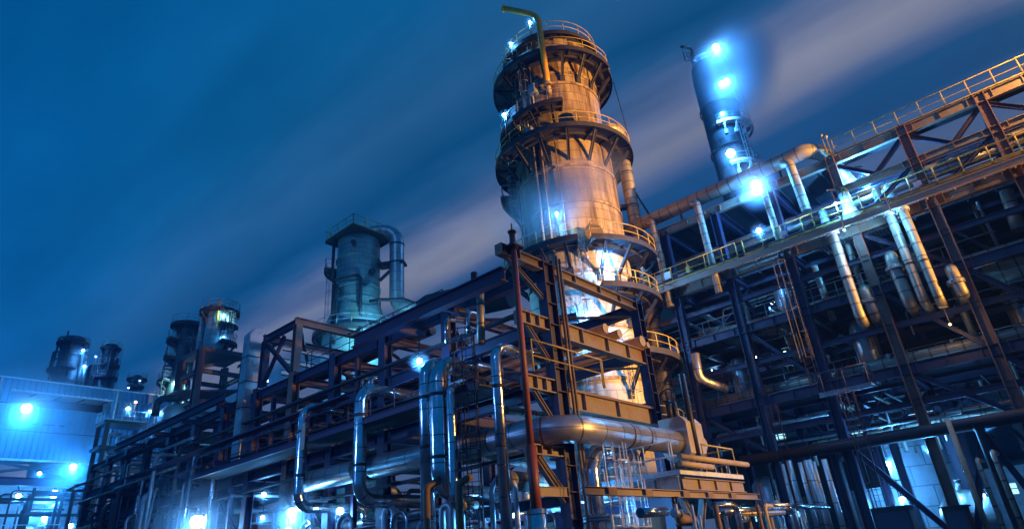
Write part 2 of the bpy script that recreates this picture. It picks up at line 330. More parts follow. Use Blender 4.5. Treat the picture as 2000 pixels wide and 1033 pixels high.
def steam(name, label, p, ax, ra, rb, dens, col=(.75, .88, 1), seed=0.0, nsc=.35, rot=0):
    """a wisp of steam: soft edged ellipsoid of vapour, long half-axis ax*ra"""
    p = Vector(p); ax = Vector(ax).normalized(); b = MB(); n = 14
    pts = [(-math.cos(k * math.pi / n), math.sin(k * math.pi / n)) for k in range(n + 1)]
    b.tube([p + ax * ra * c for c, s_ in pts], rb, 16, rs=[max(.01, rb * s_) for c, s_ in pts])
    m = bpy.data.materials.new(name); m.use_nodes = True; t = m.node_tree; t.nodes.clear()
    g = nn(t, 'ShaderNodeNewGeometry'); sub = nn(t, 'ShaderNodeVectorMath', _operation='SUBTRACT'); t.links.new(g.outputs['Position'], sub.inputs[0]); sub.inputs[1].default_value = p
    dt = nn(t, 'ShaderNodeVectorMath', _operation='DOT_PRODUCT'); t.links.new(sub.outputs[0], dt.inputs[0]); dt.inputs[1].default_value = ax
    ln = nn(t, 'ShaderNodeVectorMath', _operation='LENGTH'); t.links.new(sub.outputs[0], ln.inputs[0])
    a = mth(t, 'POWER', mth(t, 'DIVIDE', dt.outputs['Value'], ra), 2.0); l2 = mth(t, 'POWER', ln.outputs['Value'], 2.0)
    pr = mth(t, 'DIVIDE', mth(t, 'SUBTRACT', l2, mth(t, 'POWER', dt.outputs['Value'], 2.0)), rb * rb)
    fall = mth(t, 'POWER', mth(t, 'SUBTRACT', 1.0, mth(t, 'ADD', a, pr), clamp=True), 1.5)
    nz = nn(t, 'ShaderNodeTexNoise', Scale=nsc, Detail=2.0); t.links.new(sub.outputs[0], nz.inputs['Vector'])
    d = mth(t, 'MULTIPLY', mth(t, 'MULTIPLY', fall, mth(t, 'MULTIPLY_ADD', nz.outputs[0], 1.6, .1)), dens)
    v = nn(t, 'ShaderNodeVolumePrincipled'); v.inputs['Color'].default_value = (*col, 1); t.links.new(d, v.inputs['Density']); v.inputs['Anisotropy'].default_value = .25
    o = nn(t, 'ShaderNodeOutputMaterial'); t.links.new(v.outputs[0], o.inputs['Volume'])
    return tag(b.build(name, m), label, 'steam', kind='stuff')
NLAMP = 0
def lamp(label, p, size=.25, power=900, color=(.08, .40, 1.0), post=None, lens='lens', lit=True, mast='steel_d', arm=None, cat='floodlight', name='floodlight', down=True, group=None):
    """a lamp: post or arm, housing, lens, and the light it gives"""
    p = Vector(p); size *= .62; foot = Vector(post) if post else p + UP * (size * 1.2)
    t = thing(name, label, cat, foot, group)
    if post:
        mb = MB(); top = p + UP * (size * 1.5); q = Vector((foot.x, foot.y, top.z))
        mb.tube([foot, q] + ([top + (q - top) * .0] if (q - top).length > .05 else []), .035 if size < .5 else .06, 6, .3)
        mb.bar(foot, foot + UP * .04, .22, .22, (0, 1, 0)); mb.build('post', M[mast], t)
    if arm:
        a = Vector(arm); MB().tube([a, p + UP * size * 1.1], .07, 7).build('arm', M[mast], t)
    if not post and not arm:
        b = MB(); b.tube([p + UP * size * 1.2, p + UP * (size + .9)], .03, 6); b.bar(p + UP * (size + .9) - RT * .25, p + UP * (size + .9) + RT * .25, .06, .06); b.build('hanger', M[mast], t)
    h = MB(); h.lathe(p, [(.001, size * 1.5), (size * .3, size * 1.46), (size * .42, size * 1.1), (size * .6, size * .85), (size * .5, size * .82)], 10)
    h.build('housing', M['steel_d'], t)
    l = MB(); l.lathe(p, [(.001, size), (size * .5, size * .866), (size * .866, size * .5), (size, 0), (size * .866, -size * .5), (size * .5, -size * .866), (.001, -size)], 14)
    l.build('lens', M[lens], t)
    if lit and lens == 'lens' and 'hidden' not in label and 'work lamp' not in label:
        R = min(2.2, max(.55, size * 4.2)); steam('halo_mist', 'small patch of mist added as the halo of one of the cold lamps', p, UP, R, R * .95, .16 / R, (.6, .82, 1), nsc=.5)['group'] = 'added halo mist round the lamps'  # vapour added at each cold lamp to soften its edge into a halo
    if lit:
        ld = bpy.data.lights.new('bulb', 'POINT'); ld.energy = power; ld.color = color; ld.shadow_soft_size = max(.08, size * .5)
        lo = bpy.data.objects.new('bulb', ld); COL.objects.link(lo); lo.parent = t
        lo.location = p - UP * (size * 1.7) - OFF[t.name]
    return t
def gusset(mb, p, q, w=.12, h=.12): return mb.ib(p, q, w, h, .02)
def valve(label, p, d, s=.35, group=None, m='galv'):
    p = Vector(p); d = Vector(d).normalized(); t = thing('gate_valve', label, 'valve', p, group)
    b = MB(); b.tube([p - d * s * .9, p - d * s * .7], s * .62, 12); b.tube([p + d * s * .7, p + d * s * .9], s * .62, 12); b.tube([p - d * s * .7, p - d * s * .3, p + d * s * .3, p + d * s * .7], s * .4, 12, 0, rs=[s * .35, s * .5, s * .5, s * .35])
    b.tube([p, p + UP * s * 1.3], s * .28, 10); b.tube([p + UP * s * 1.3, p + UP * s * 2.2], s * .08, 8); b.build('valve_body', M[m], t)
    w = MB(); c = p + UP * s * 2.2
    ring = [c + Vector((math.cos(k * .5236), math.sin(k * .5236), 0)) * s * .62 for k in range(13)]
    w.tube(ring, s * .07, 6, caps=False)
    for k in range(3): a = k * 1.047; e = Vector((math.cos(a), math.sin(a), 0)) * s * .62; w.bar(c - e, c + e, s * .08, s * .08)
    w.build('hand_wheel', M['black'], t); return t
# ------------------------------------------------------------------ ground, yard and air
g = MB(); g.v = [Vector(p) for p in ((-900, -900, 0), (1500, -900, 0), (1500, 1500, 0), (-900, 1500, 0))]; g.face([0, 1, 2, 3])
tag(g.build('ground', M['asphalt']), 'dark asphalt yard of the refinery under all the plant', 'ground', kind='structure')
# ------------------------------------------------------------------ the great column
AX = Vector((36.72, 24.25, 0)); R1, R2 = 3.95, 3.72
T = thing('distillation_column', 'tallest and widest column, plated, lit orange, with ring platforms and a yellow gooseneck vent', 'tower', AX)
b = MB(); b.lathe(AX, [(R1, 22.2), (R1, 30.6), (R2, 31.8), (R2, 41.9), (R2 * .93, 42.4), (R2 * .7, 42.8), (R2 * .3, 43.0), (.01, 43.05)], 72)
sh = b.build('shell', M['tower'], T)
b = MB(); b.lathe(AX, [(R1 + .35, 0), (R1 + .3, 4.5), (R1, 5.0), (R1, 22.2)], 72); b.build('lower_shell', M['tower_low'], T)
for z, r in ((25.4, R1), (28.6, R1), (36.9, R2), (38.0, R2), (40.9, R2), (19.7, R1), (15.6, R1), (11.9, R1)):
    MB().lathe((AX.x, AX.y, z), [(r + .01, -.11), (r + .09, -.11), (r + .09, .11), (r + .01, .11)], 72, 0, 360, False).build('stiffening_ring', M['tower'], T)
# platforms, from the top down
deck(T, AX, R2, 5.4, 39.25, -176, 60, 11, 'yellow', brk=2.0)
deck(T, AX, R2, 5.2, 39.25, 62, 176, 5, 'yellow', brk=2.0)
deck(T, AX, R2 - .4, R2 + .6, 42.1, -150, 150, 5, 'yellow', brk=.6, rh=1.2)
deck(T, AX, R2, 5.15, 34.1, -130, 0, 6, 'galv', brk=1.6)
deck(T, AX, R1 - .25, 5.75, 31.2, -178, 178, 15, 'yellow', brk=2.4)
deck(T, AX, R1, 5.5, 28.6, -150, -88, 3, 'galv', brk=2.8)
deck(T, AX, R1, 6.1, 21.3, 5, 128, 6, 'yellow', brk=2.2)
deck(T, AX, R1, 5.7, 21.6, -122, -4, 6, 'yellow', brk=1.9)
deck(T, AX, R1, 5.8, 17.9, 8, 120, 5, 'yellow', brk=2.2)
deck(T, AX, R1, 5.6, 15.9, -95, -12, 4, 'galv', brk=1.9)
deck(T, AX, R1, 6.3, 13.25, 18, 122, 5, 'yellow', brk=2.5)
deck(T, AX, R1, 5.8, 8.6, 15, 110, 4, 'galv', brk=2.0)
# yellow gooseneck vent on the front
q0 = Vector(AX) + dirn(R_(-12)) * 4.35; q1 = Vector(AX) + dirn(R_(-11)) * 5.75; e = Vector(AX) + dirn(R_(-37)) * 6.5 + UP * 44.25; top = q1 + UP * 42.6
v = MB(); v.tube([q0 + UP * 36.4, q0 + UP * 37.9, q1 + UP * 39.6, top, e], .25, 14, 1.5, bn=9)
gv = v.build('vent_pipe', M['ypipe'], T)
dd = (e - top).normalized()
MB().tube([e - dd * .12, e + dd * .03], .31, 14).build('flange', M['ypipe'], gv)
b = MB(); b.tube([q0 + UP * 36.2, q0 + UP * 36.45], .36, 14); b.tube([q0 + UP * 36.3, Vector(AX) + dirn(R_(-12)) * (R2 - .1) + UP * 35.9], .22, 12); b.build('vent_nozzle', M['tower'], T)
# round manhole cover at the middle platform
a = R_(17); b = MB(); c0 = AX + dirn(a) * (R2 - .1) + UP * 32.75
b.tube([c0, c0 + dirn(a) * .75], .55, 20); b.tube([c0 + dirn(a) * .75, c0 + dirn(a) * .95], .68, 24); mh = b.build('manhole', M['tower'], T)
a = R_(11); c0 = AX + dirn(a) * (R1 - .1) + UP * 22.2; b = MB(); b.tube([c0, c0 + dirn(a) * .8], .55, 20); b.tube([c0 + dirn(a) * .8, c0 + dirn(a) * 1.0], .7, 24); b.build('manhole', M['tower'], T)
# ladders with cages
for z0, z1, a in ((21.7, 29.8, -80), (28.7, 32.4, -72), (31.3, 35.3, -52), (34.2, 40.5, -40), (39.3, 43.3, -66), (13.3, 22.5, 0), (5.0, 17.0, -9), (8.7, 14.4, 30)):
    p = AX + dirn(R_(a)) * ((R1 if z0 < 31 else R2) + .22); ladder(MB(), p, z0, z1, dirn(R_(a))).build('caged_ladder', M['galv'], T)
# risers down the shell
for a, z0, z1, r in ((-38, 21.6, 31.0, .10), (-29, 21.6, 31.0, .07), (-13, 22.0, 31.0, .05), (-45, 5, 21, .12), (-56, 32.0, 38.6, .08)):
    MB().tube([AX + dirn(R_(a)) * (R1 + .22) + UP * z0, AX + dirn(R_(a)) * (R1 + .22) + UP * z1], r, 8).build('riser_pipe', M['lag'], T)
# clips that tie the big overhead line to the shell
for z in (26.8, 24.0, 18.6, 12.0): MB().bar(AX + dirn(R_(92)) * (R1 - .05) + UP * z, AX + dirn(R_(92)) * (R1 + 1.0) + UP * z, .5, .3).build('pipe_clip', M['steel_d'], T)
# small box of conduits and instruments on the left side, near the top
for z, a in ((35.2, -62), (36.0, -30), (40.0, -58), (32.0, -40)):
    q = AX + dirn(R_(a)) * (R2 + .45) + UP * z; MB().box(q.x - .3, q.x + .3, q.y - .3, q.y + .3, q.z, q.z + .9).build('junction_box', M['galv'], T)
for z0, z1, a in ((31.4, 39.0, -48), (31.4, 39.0, -45), (34.4, 41.8, -33)):
    MB().tube([AX + dirn(R_(a)) * (R2 + .2) + UP * z0, AX + dirn(R_(a)) * (R2 + .2) + UP * z1], .06, 6).build('conduit', M['galv'], T)
tw = AX + dirn(R_(80)) * 5.3
pipe('guy_cable', 'thin dark cable hanging beside the tall column from its top ring to the ring below', [Vector((tw.x, tw.y, 39.0)), Vector((tw.x, tw.y, 32.4)) + RT * .45], .035, M['black'], 'cable', n=5)
# big overhead line down its right side
o1 = AX + dirn(R_(60)) * (R2 - .3); o2 = AX + dirn(R_(92)) * (R1 + 1.15)
pipe('overhead_line', 'thick lagged pipe that bends out of the tall column and runs down its right side', [o1 + UP * 33.2, AX + dirn(R_(78)) * (R1 + 1.1) + UP * 33.8, o2 + UP * 32.8, o2 + UP * 4.0], .52, M['lag'], 'pipe', 1.3, n=20,
     bands=[(o2 + UP * z, UP) for z in (30, 26.8, 24, 22, 18.6, 14.8, 12, 8.5)])
o3 = AX + dirn(R_(99)) * (R1 + 1.0)
pipe('process_riser', 'thinner lagged pipe beside the thick one low on the right of the tall column', [o3 + UP * 20, o3 + UP * 3.0], .26, M['beige'], 'pipe', n=12)
# lamps of the column
def tl(label, px, py, d, size, power, zfoot): p = PD(px, py, d); return lamp(label, p, size, power, post=Vector((p.x, p.y, zfoot)))
tl('small cold floodlight on a post under the yellow vent on the tall column', 1035, 44, 40.0, .17, 500, 42.1)
tl('cold floodlight on the left rim of the top ring of the tall column', 998, 86, 40.6, .17, 500, 39.25)
tl('cold floodlight on the left rim of the middle ring of the tall column', 985, 224, 41.2, .2, 600, 31.2)
tl('cold floodlight on the lower left ring of the tall column, in front of the steam', 1087, 417, 38.9, .17, 900, 21.6)
p = AX + dirn(R_(17)) * 5.2 + UP * 20.2
lamp('cold floodlight hung under the lower right ring of the tall column', p, .2, 1500)
p = AX + dirn(R_(-4)) * 5.6 + UP * 15.8
lamp('cold floodlight low on the front of the tall column behind the top beam', p, .2, 2200)
# ------------------------------------------------------------------ the other columns
def column(name, label, ax, zs, m, decks=(), rm='galv', cat='tower', seg=40, ladders=(), dm='deck', rings=()):
    t = thing(name, label, cat, Vector((ax.x, ax.y, 0)))
    MB().lathe((ax.x, ax.y, 0), zs, seg).build('shell', M[m], t)
    for z, r in rings: MB().lathe((ax.x, ax.y, z), [(r, -.12), (r + .12, -.12), (r + .12, .12), (r, .12)], seg, 0, 360, False).build('stiffening_ring', M[m], t)
    for r0, r1, z, a0, a1, nb in decks: deck(t, ax, r0, r1, z, a0, a1, nb, rm, dm=dm, brk=1.3)
    for a, r, z0, z1 in ladders: ladder(MB(), Vector((ax.x, ax.y, 0)) + dirn(R_(a)) * (r + .2), z0, z1, dirn(R_(a)), r=.035).build('caged_ladder', M[rm], t)
    return t
A2 = Vector((35.15, 51.06, 0))
t = column('fractionator', 'stout blue green streaked column with square top platform, left of the tallest one', A2,
    [(3.4, 0), (3.4, 23.6), (3.25, 24.2), (2.5, 26.4), (2.3, 27.0), (2.24, 34.2), (2.1, 34.7), (1.4, 35.0), (.01, 35.1)], 'tower_green',
    decks=[(3.4, 4.3, 23.4, -178, 178, 8), (2.3, 3.5, 30.9, -118, -62, 2)], rings=((27.1, 2.3), (31.9, 2.26), (28.6, 2.28)), ladders=((-92, 2.5, 23, 31.5),))
# square platform on top
sq = [A2 + v * 2.8 for v in (Vector((-.93, -.93, 0)), Vector((.93, -.93, 0)), Vector((.93, .93, 0)), Vector((-.93, .93, 0)))]
m_ = MB(); m_.hexa([q + UP * 34.45 for q in sq] + [q + UP * 34.75 for q in sq]); pl = m_.build('platform', M['deck'], t)
rail(MB(), [q + UP * 34.76 for q in sq + sq[:1]], 1.15, 1.5, .04).build('railing', M['yellow'], pl)
b = MB(); 
for a, z in ((2, 33.1), (-35, 27.9), (48, 30.0)): c0 = A2 + dirn(R_(a)) * 2.3 + UP * z; b.tube([c0, c0 + dirn(R_(a)) * .45], .26, 14)
b.build('nozzle', M['black'], t)
# its overhead pipe: a fat bend off the top and down the right, then across to a dark drum
u = A2 + RT * 4.2 + FH * -.3
pipe('overhead_line', 'fat pipe bending off the top of the stout streaked column and down its right side', [A2 + RT * .7 + UP * 34.3, A2 + RT * 1.0 + UP * 35.45, u + UP * 35.3, u + UP * 26.4, u + RT * 3.2 + UP * 24.9 + FH * -1.5], .78, M['silver_dull'], 'pipe', 1.75, n=22, bn=10, bands=[(u + UP * 31.3, UP), (u + UP * 33.5, UP)])
MB_ = MB(); MB_.bar(A2 + RT * 2.2 + UP * 31.3, u + RT * .9 + UP * 31.3, 1.4, .25); MB_.bar(A2 + RT * 2.3 + UP * 29.6, u + UP * 31.2, .2, .3); MB_.build('pipe_support', M['steel_d'], t)
# dark small-bore loop in front of its shell
f = A2 + NR * 2.75
pipe('small_bore_line', 'dark thin pipe stepping down the front of the stout streaked column', [f + RT * -1.9 + UP * 33.6, f + RT * -1.9 + UP * 28.6, f + RT * 1.05 + UP * 29.3, f + RT * 1.1 + UP * 23.3], .17, M['black'], 'pipe', .6, n=10)
pipe('small_bore_line', 'dark thin pipe straight down the left front of the stout streaked column', [f + RT * -1.55 + UP * 28.3, f + RT * -1.55 + UP * 21.5], .3, M['steel_d'], 'pipe', n=12)
lv = [PD(722, 588, 58), PD(745, 585, 57.5), PD(792, 585, 57), PD(830, 601, 55)]
pipe('small_bore_line', 'dark level pipe crossing from the stout streaked column to the pipe rack', lv, .16, M['black'], 'pipe', .5, n=10)
d0 = PD(812, 612, 52); dr = MB(); ux = Vector((.35, -.94, 0)).normalized()
dr.tube([d0, d0 + ux * .25, d0 + ux * .7, d0 + ux * 1.4, d0 + ux * 9], 1.4, 24, rs=[.02, .75, 1.15, 1.4, 1.4]); tag(dr.build('dark_drum', M['steel_d']), 'dark rounded drum end above the top beam beside the stout streaked column', 'drum')
# slim tower far behind the gantry, with lamps up its right edge
A3 = Vector((71.95, 21.35, 0)).lerp(Vector((72.0, 21.0, 0)), .5)
t = column('flare_stack_column', 'slim tall column glowing in blue steam beyond the right hand steelwork', A3,
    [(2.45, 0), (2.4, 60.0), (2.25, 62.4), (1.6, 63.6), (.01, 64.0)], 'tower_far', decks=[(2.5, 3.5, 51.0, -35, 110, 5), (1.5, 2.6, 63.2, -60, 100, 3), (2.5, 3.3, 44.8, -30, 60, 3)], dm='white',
    ladders=((62, 2.5, 51, 63), (20, 2.5, 38, 51)), rings=((55, 2.5), (48, 2.5)))
MB().tube([A3 + RT * -1.4 + UP * 63.4, A3 + RT * -1.6 + UP * 66.6, A3 + RT * -3.0 + UP * 67.0], .2, 10, .9).build('vent_pipe', M['brown'], t)
b = MB(); ladder(b, A3 + RT * -1.9, 62.5, 66.4, RT * -1, r=.06, hoop=.6, step=.8); b.build('caged_ladder', M['galv'], t)
p = A3 + dirn(R_(30)) * 4.3
for (lab, px, py, d, s, pw) in (('largest bright lamp at the top of the slim far column', 1398, 93, 70.8, .7, 3600), ('bright lamp halfway up the right edge of the slim far column, lower of a pair', 1409, 163, 70.6, .45, 1800), ('bright lamp halfway up the right edge of the slim far column, upper of a pair', 1419, 158, 71.0, .42, 1500),
        ('small lamp above the white platform of the slim far column', 1411, 222, 70.6, .34, 2500), ('bright lamp under the white platform of the slim far column, lowest on it', 1427, 300, 70.0, .85, 2600)):
    q = PD(px, py, d); lamp(lab, q, s, pw, color=(.05, .34, 1.0), arm=Vector((A3.x, A3.y, q.z)))
# towers behind the rack on the left
A4 = PD(419, 690, 80); A4.z = 0
t = column('stripper_column', 'green stained column on a table frame, with side pipe and yellow vent', A4, [(1.45, 27.2), (1.42, 32.2), (1.3, 32.8), (.8, 33.2), (.01, 33.3)], 'tower_green', decks=[(1.42, 2.3, 32.3, -178, 178, 4), (1.42, 2.3, 30.4, 30, 110, 2), (1.42, 2.4, 28.2, 40, 120, 2)], rm='galv', ladders=((70, 1.45, 27.4, 33.3),))
MB().tube([A4 + NR * 1.5 + RT * .55 + UP * 30.2, A4 + NR * 1.7 + RT * .6 + UP * 33.1, A4 + RT * -.2 + UP * 34.0], .13, 10, .5).build('vent_pipe', M['ypipe'], t)
MB().tube([A4 + UP * 33.0, A4 + RT * -1.2 + UP * 33.7, A4 + RT * -2.1 + UP * 33.0, A4 + RT * -2.2 + UP * 10], .26, 12, 1.0).build('side_pipe', M['silver_dull'], t)
lamp('small cold lamp on the side platform of the green stained column', A4 + dirn(R_(42)) * 1.95 + UP * 31.4, .13, 350, color=(.3, .75, .9))
lamp('small cold lamp at the foot of the green stained column', A4 + dirn(R_(50)) * 1.95 + UP * 28.7, .1, 120)
A5 = PD(357, 720, 92); A5.z = 0
k = 92 / 80
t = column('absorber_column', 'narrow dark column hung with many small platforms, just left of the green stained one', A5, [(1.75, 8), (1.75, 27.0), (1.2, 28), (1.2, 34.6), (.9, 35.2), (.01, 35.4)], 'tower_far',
    decks=[(1.2, 2.3, 34.6, -178, 178, 4), (1.2, 2.5, 32.4, -150, -20, 3), (1.2, 2.5, 30.0, -150, -30, 3), (1.6, 2.8, 26.6, -150, -20, 3), (1.75, 2.9, 24.2, -150, -40, 3), (1.2, 2.4, 31.2, 30, 130, 2)], ladders=((-95, 1.3, 24, 35), (95, 1.3, 27, 34)))
MB().tube([A5 + RT * 2.0 + UP * 35.5, A5 + RT * 2.0 + UP * 10], .3, 10).build('side_pipe', M['tower_far'], t)
MB().tube([A5 + RT * 1.5 + NR * 1.2 + UP * 28.5, A5 + RT * 1.5 + NR * 1.2 + UP * 10], .24, 10).build('side_pipe', M['silver_dull'], t)
lamp('greenish lamp low on the front of the narrow dark many-platformed column', A5 + dirn(R_(10)) * 2.2 + UP * 26.0, .14, 700, color=(.3, .8, .8))
lamp('small lamp on the lowest left platform of the narrow dark many-platformed column', A5 + dirn(R_(-70)) * 2.4 + UP * 22.4, .14, 250)
# far pair of towers behind the warehouse
A6 = PD(126, 745, 150); A6.z = 0
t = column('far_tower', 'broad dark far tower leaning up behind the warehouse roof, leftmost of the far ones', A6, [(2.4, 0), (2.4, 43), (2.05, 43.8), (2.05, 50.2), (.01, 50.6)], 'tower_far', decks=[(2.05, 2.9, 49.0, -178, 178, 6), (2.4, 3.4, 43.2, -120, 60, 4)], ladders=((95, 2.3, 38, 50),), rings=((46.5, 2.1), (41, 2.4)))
MB().tube([A6 + RT * -1.7 + UP * 49, A6 + RT * -1.7 + UP * 52], .16, 8).build('vent_pipe', M['tower_far'], t)
for x, z0, z1, r in ((2.7, 36, 47.2, .4), (3.6, 36, 45, .3)): MB().tube([A6 + RT * x + UP * z0, A6 + RT * x + UP * z1], r, 10).build('side_pipe', M['tower_far'], t)
A7 = PD(203, 745, 150); A7.z = 0
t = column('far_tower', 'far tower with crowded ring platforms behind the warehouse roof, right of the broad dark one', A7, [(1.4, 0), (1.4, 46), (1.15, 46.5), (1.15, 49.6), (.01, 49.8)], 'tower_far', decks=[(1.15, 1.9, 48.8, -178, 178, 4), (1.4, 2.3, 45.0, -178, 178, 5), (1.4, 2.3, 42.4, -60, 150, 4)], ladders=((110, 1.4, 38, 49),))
for x, z0, z1, r in ((-2.6, 36, 45.2, 1.25), (-.5, 36, 49.9, .22), (1.9, 36, 46.5, .3)): MB().tube([A7 + RT * x + UP * z0, A7 + RT * x + UP * z1], r, 16).build('side_vessel', M['tower_far'], t)
A8 = PD(262, 770, 150); A8.z = 0
t = column('far_tower', 'short far tower with a crown of platforms, right of the other far ones', A8, [(.7, 0), (.7, 43.4), (.01, 43.6)], 'tower_far', decks=[(.7, 1.9, 42.6, -178, 178, 5), (.7, 1.6, 41.0, -178, 178, 4)])
for lab, px, py, d, s, pw in (('bright lamp between the two far towers behind the warehouse, upper one', 162, 684, 147, .32, 1500), ('bright lamp between the two far towers behind the warehouse, lower one', 165, 715, 147, .36, 1500), ('tiny lamp in the gap left of the crowded far tower', 187, 696, 147, .14, 200),
        ('tiny lamp on the right of the short far tower crown', 273, 743, 146, .16, 200), ('tiny lamp on the left of the short far tower crown', 251, 757, 146, .16, 200)):
    q = PD(px, py, d); lamp(lab, q, s, pw, color=(.05, .34, 1), post=Vector((q.x, q.y, 38)))

lamp('cold work lamp at the foot of the stout streaked column, behind the rack', A2 + NR * 6.2 + RT * 4.0 + UP * 21.6, .2, 5200, color=(.14, .62, .95))
lamp('cold work lamp in the upper frame, left before the stout streaked column', A2 + NR * 9 + RT * -5 + UP * 17.0, .16, 2500, color=(.10, .5, 1.0))

# gear hung on the far towers: small bore lines, ladders, stub beams
for ax_, r_, t0, t1, nm, n in ((A6, 2.3, 37, 50.5, 'the broad far tower', 7), (A7, 1.5, 37, 49.8, 'the crowded far tower', 7), (A5, 1.8, 18, 35, 'the narrow dark many-platformed column', 6), (A4, 1.6, 27, 33, 'the green stained column', 3)):
    for i in range(n):
        a = R_(rnd.uniform(-100, 100)); q = ax_ + dirn(a) * (r_ + rnd.uniform(.3, 1.0)); za = rnd.uniform(t0, t1 - 4); zb = za + rnd.uniform(3, t1 - t0) * .6
        pipe('clinging_pipe', 'thin dark pipe clinging to the side of ' + nm, [Vector((q.x, q.y, za)), Vector((q.x, q.y, min(zb, t1))), Vector((ax_.x, ax_.y, min(zb, t1) + .1))], rnd.choice([.08, .12, .2]), M['tower_far'], bend=.4, group='thin pipes on the far towers', n=8)
# ------------------------------------------------------------------ the pipe rack
YF, XL, XR = 13.3, 17.78, 24.55
BY = [YF, 18.9, 23.4, 27.6, 31.7, 35.8, 39.9, 44.0, 48.1, 52.2, 56.3, 60.4, 64.5]
K = thing('pipe_rack', 'long dark purple pipe rack running away to the left, its short front bay lit orange', 'pipe rack', (XL, YF, 0))
for y in BY:
    for x in (XL, XR):
        w = .62 if y == YF and x == XL else .5
        b = MB(); b.ib((x, y, 0), (x, y, 12.25), .42 if y == YF else w, w if y == YF else .46, .04, (1, 0, 0))
        if y == YF:                                                   # stiffener plates between the flanges of the front columns
            z = 1.0
            while z < 12.1: b.box(x - w / 2 + .01, x + w / 2 - .01, y - .19, y + .19, z, z + .03); z += .85
        b.box(x - .45, x + .45, y - .4, y + .4, 0, .04)
        b.build('column', M['steel_r' if y == 31.7 and x == XL else 'steel'], K)
L3 = (11.8, 9.6, 7.15)
for x in (XL, XR):
    for z, h in zip(L3, (.5, .5, .55)):
        b = MB(); b.ib((x, YF + .24, z), (x, 64.5, z), .34, h, .04)
        for y in BY[1:]: b.box(x - .165, x + .165, y - .5, y - .47, z - h / 2 + .04, z + h / 2 - .04); b.box(x - .165, x + .165, y + .47, y + .5, z - h / 2 + .04, z + h / 2 - .04)
        b.build('longitudinal_beam', M['steel'], K)
    MB().ib((x, YF + .24, 3.35), (x, 64.5, 3.35), .28, .36, .03).build('longitudinal_beam', M['steel'], K)
for i, y in enumerate(BY):
    for z, h in zip(L3, (.42, .68, .72)):
        b = MB(); z2 = z if i else {11.8: 11.88, 9.6: 9.4, 7.15: 6.75}[z]
        b.ib((XL + (.32 if i == 0 else .03), y, z2), (XR - .26, y, z2), .34, h if i == 0 else .45, .045)
        if i == 0:
            for x in (19.6, 21.4, 23.0) if z > 7.2 else (19.2, 21.5): b.box(x, x + .04, y - .165, y + .165, z2 - h / 2 + .05, z2 + h / 2 - .05)
        b.build('cross_beam', M['steel_lit' if i == 0 else 'steel'], K)
    if i == 0:
        MB().box(XL + .34, XR - .28, y - .18, y + .18, 7.115, 7.15).build('red_top_plate', M['steel_r'], K)
    MB().ib((XL + .03, y, 3.35), (XR - .03, y, 3.35), .26, .34, .03).build('cross_beam', M['steel_lit' if i == 0 else 'steel'], K) if i else None
# outrigger brackets left of the corner column, with knee braces
for z, h, x0 in ((11.9, .42, 15.15), (9.45, .5, 15.9), (7.1, .5, 15.95), (4.85, .34, 15.85)):
    b = MB(); b.ib((x0, YF, z), (XL - .32, YF, z), .34, h, .04); b.box(x0 - .03, x0 - .003, YF - .17, YF + .17, z - h / 2, z + h / 2)
    for x in (x0 + .5, x0 + 1.0): b.box(x, x + .04, YF - .165, YF + .165, z - h / 2 + .045, z + h / 2 - .045)
    b.build('outrigger', M['steel_lit' if z < 12 else 'steel'], K)
    gusset(MB(), (x0 + .45, YF, z - h / 2), (XL - .33, YF, z - h / 2 - 1.15), .16, .16).build('knee_brace', M['steel_lit'], K)
gusset(MB(), (16.2, YF, 4.6), (XL - .31, YF, 3.3), .2, .2).build('knee_brace', M['steel_lit'], K)
MB().ib((15.6, YF + .2, 11.1), (15.6, 22.8, 11.1), .36, .55, .045).build('longitudinal_beam', M['steel'], K)
for y in (17.2, 20.2): MB().ib((15.78, y, 11.1), (XL - .2, y, 11.1), .2, .3, .03).build('outrigger', M['steel'], K)
# braces: plan bracing under the levels and diagonals in the bents
for z in (11.5, 9.05):
    for i in range(0, 4):
        MB().bar((XL + .25, BY[i] + .3, z), (XR - .25, BY[i + 1] - .3, z), .22, .05).build('plan_brace', M['steel'], K); MB().bar((XR - .25, BY[i] + .3, z - .06), (XL + .25, BY[i + 1] - .3, z - .06), .22, .05).build('plan_brace', M['steel'], K)
b = MB(); b.ib((18.5, YF + .7, 5.4), (24.3, YF + .7, 6.6), .16, .18, .02); b.build('diagonal_brace', M['steel'], K)
MB().ib((20.4, BY[1] - .2, 7.0), (24.3, BY[1] - .2, 4.2), .2, .2, .02).build('diagonal_brace', M['steel'], K)
MB().ib((24.3, BY[1] + .2, 7.0), (20.0, BY[1] + .2, 4.6), .2, .2, .02).build('diagonal_brace', M['steel'], K)
for i in (3, 5): MB().ib((XL, BY[i] + .25, 3.6), (XL, BY[i + 1] - .25, 6.8), .18, .18, .02).build('diagonal_brace', M['steel'], K)
# the level with a walkway along the long side (pale edge beam) and the front hand rail
b = MB(); b.box(15.7, 17.3, 15.2, 38.5, 7.38, 7.44); wk = b.build('walkway_deck', M['deck'], K)
b = MB(); b.ib((15.6, 15.2, 7.4), (15.6, 38.5, 7.4), .16, .28, .02); b.build('edge_beam', M['steel'], wk)
b = MB(); rail(b, [(16.1, YF - .32, 7.4), (18.2, YF - .32, 7.4), (20.4, YF - .32, 7.4)], 1.15, 2.1, .03, False).build('hand_rail', M['yellow'], K)
# cable tray and edge strips
MB().box(15.75, 16.3, 24.0, 50.0, 8.9, 8.98).build('cable_tray', M['steel'], K)
# rear racks of the same bay: decks at the second level
MB().box(XL + .3, XR - .3, 19.2, 27.2, 7.46, 7.5).build('deck_plate', M['deck'], K)
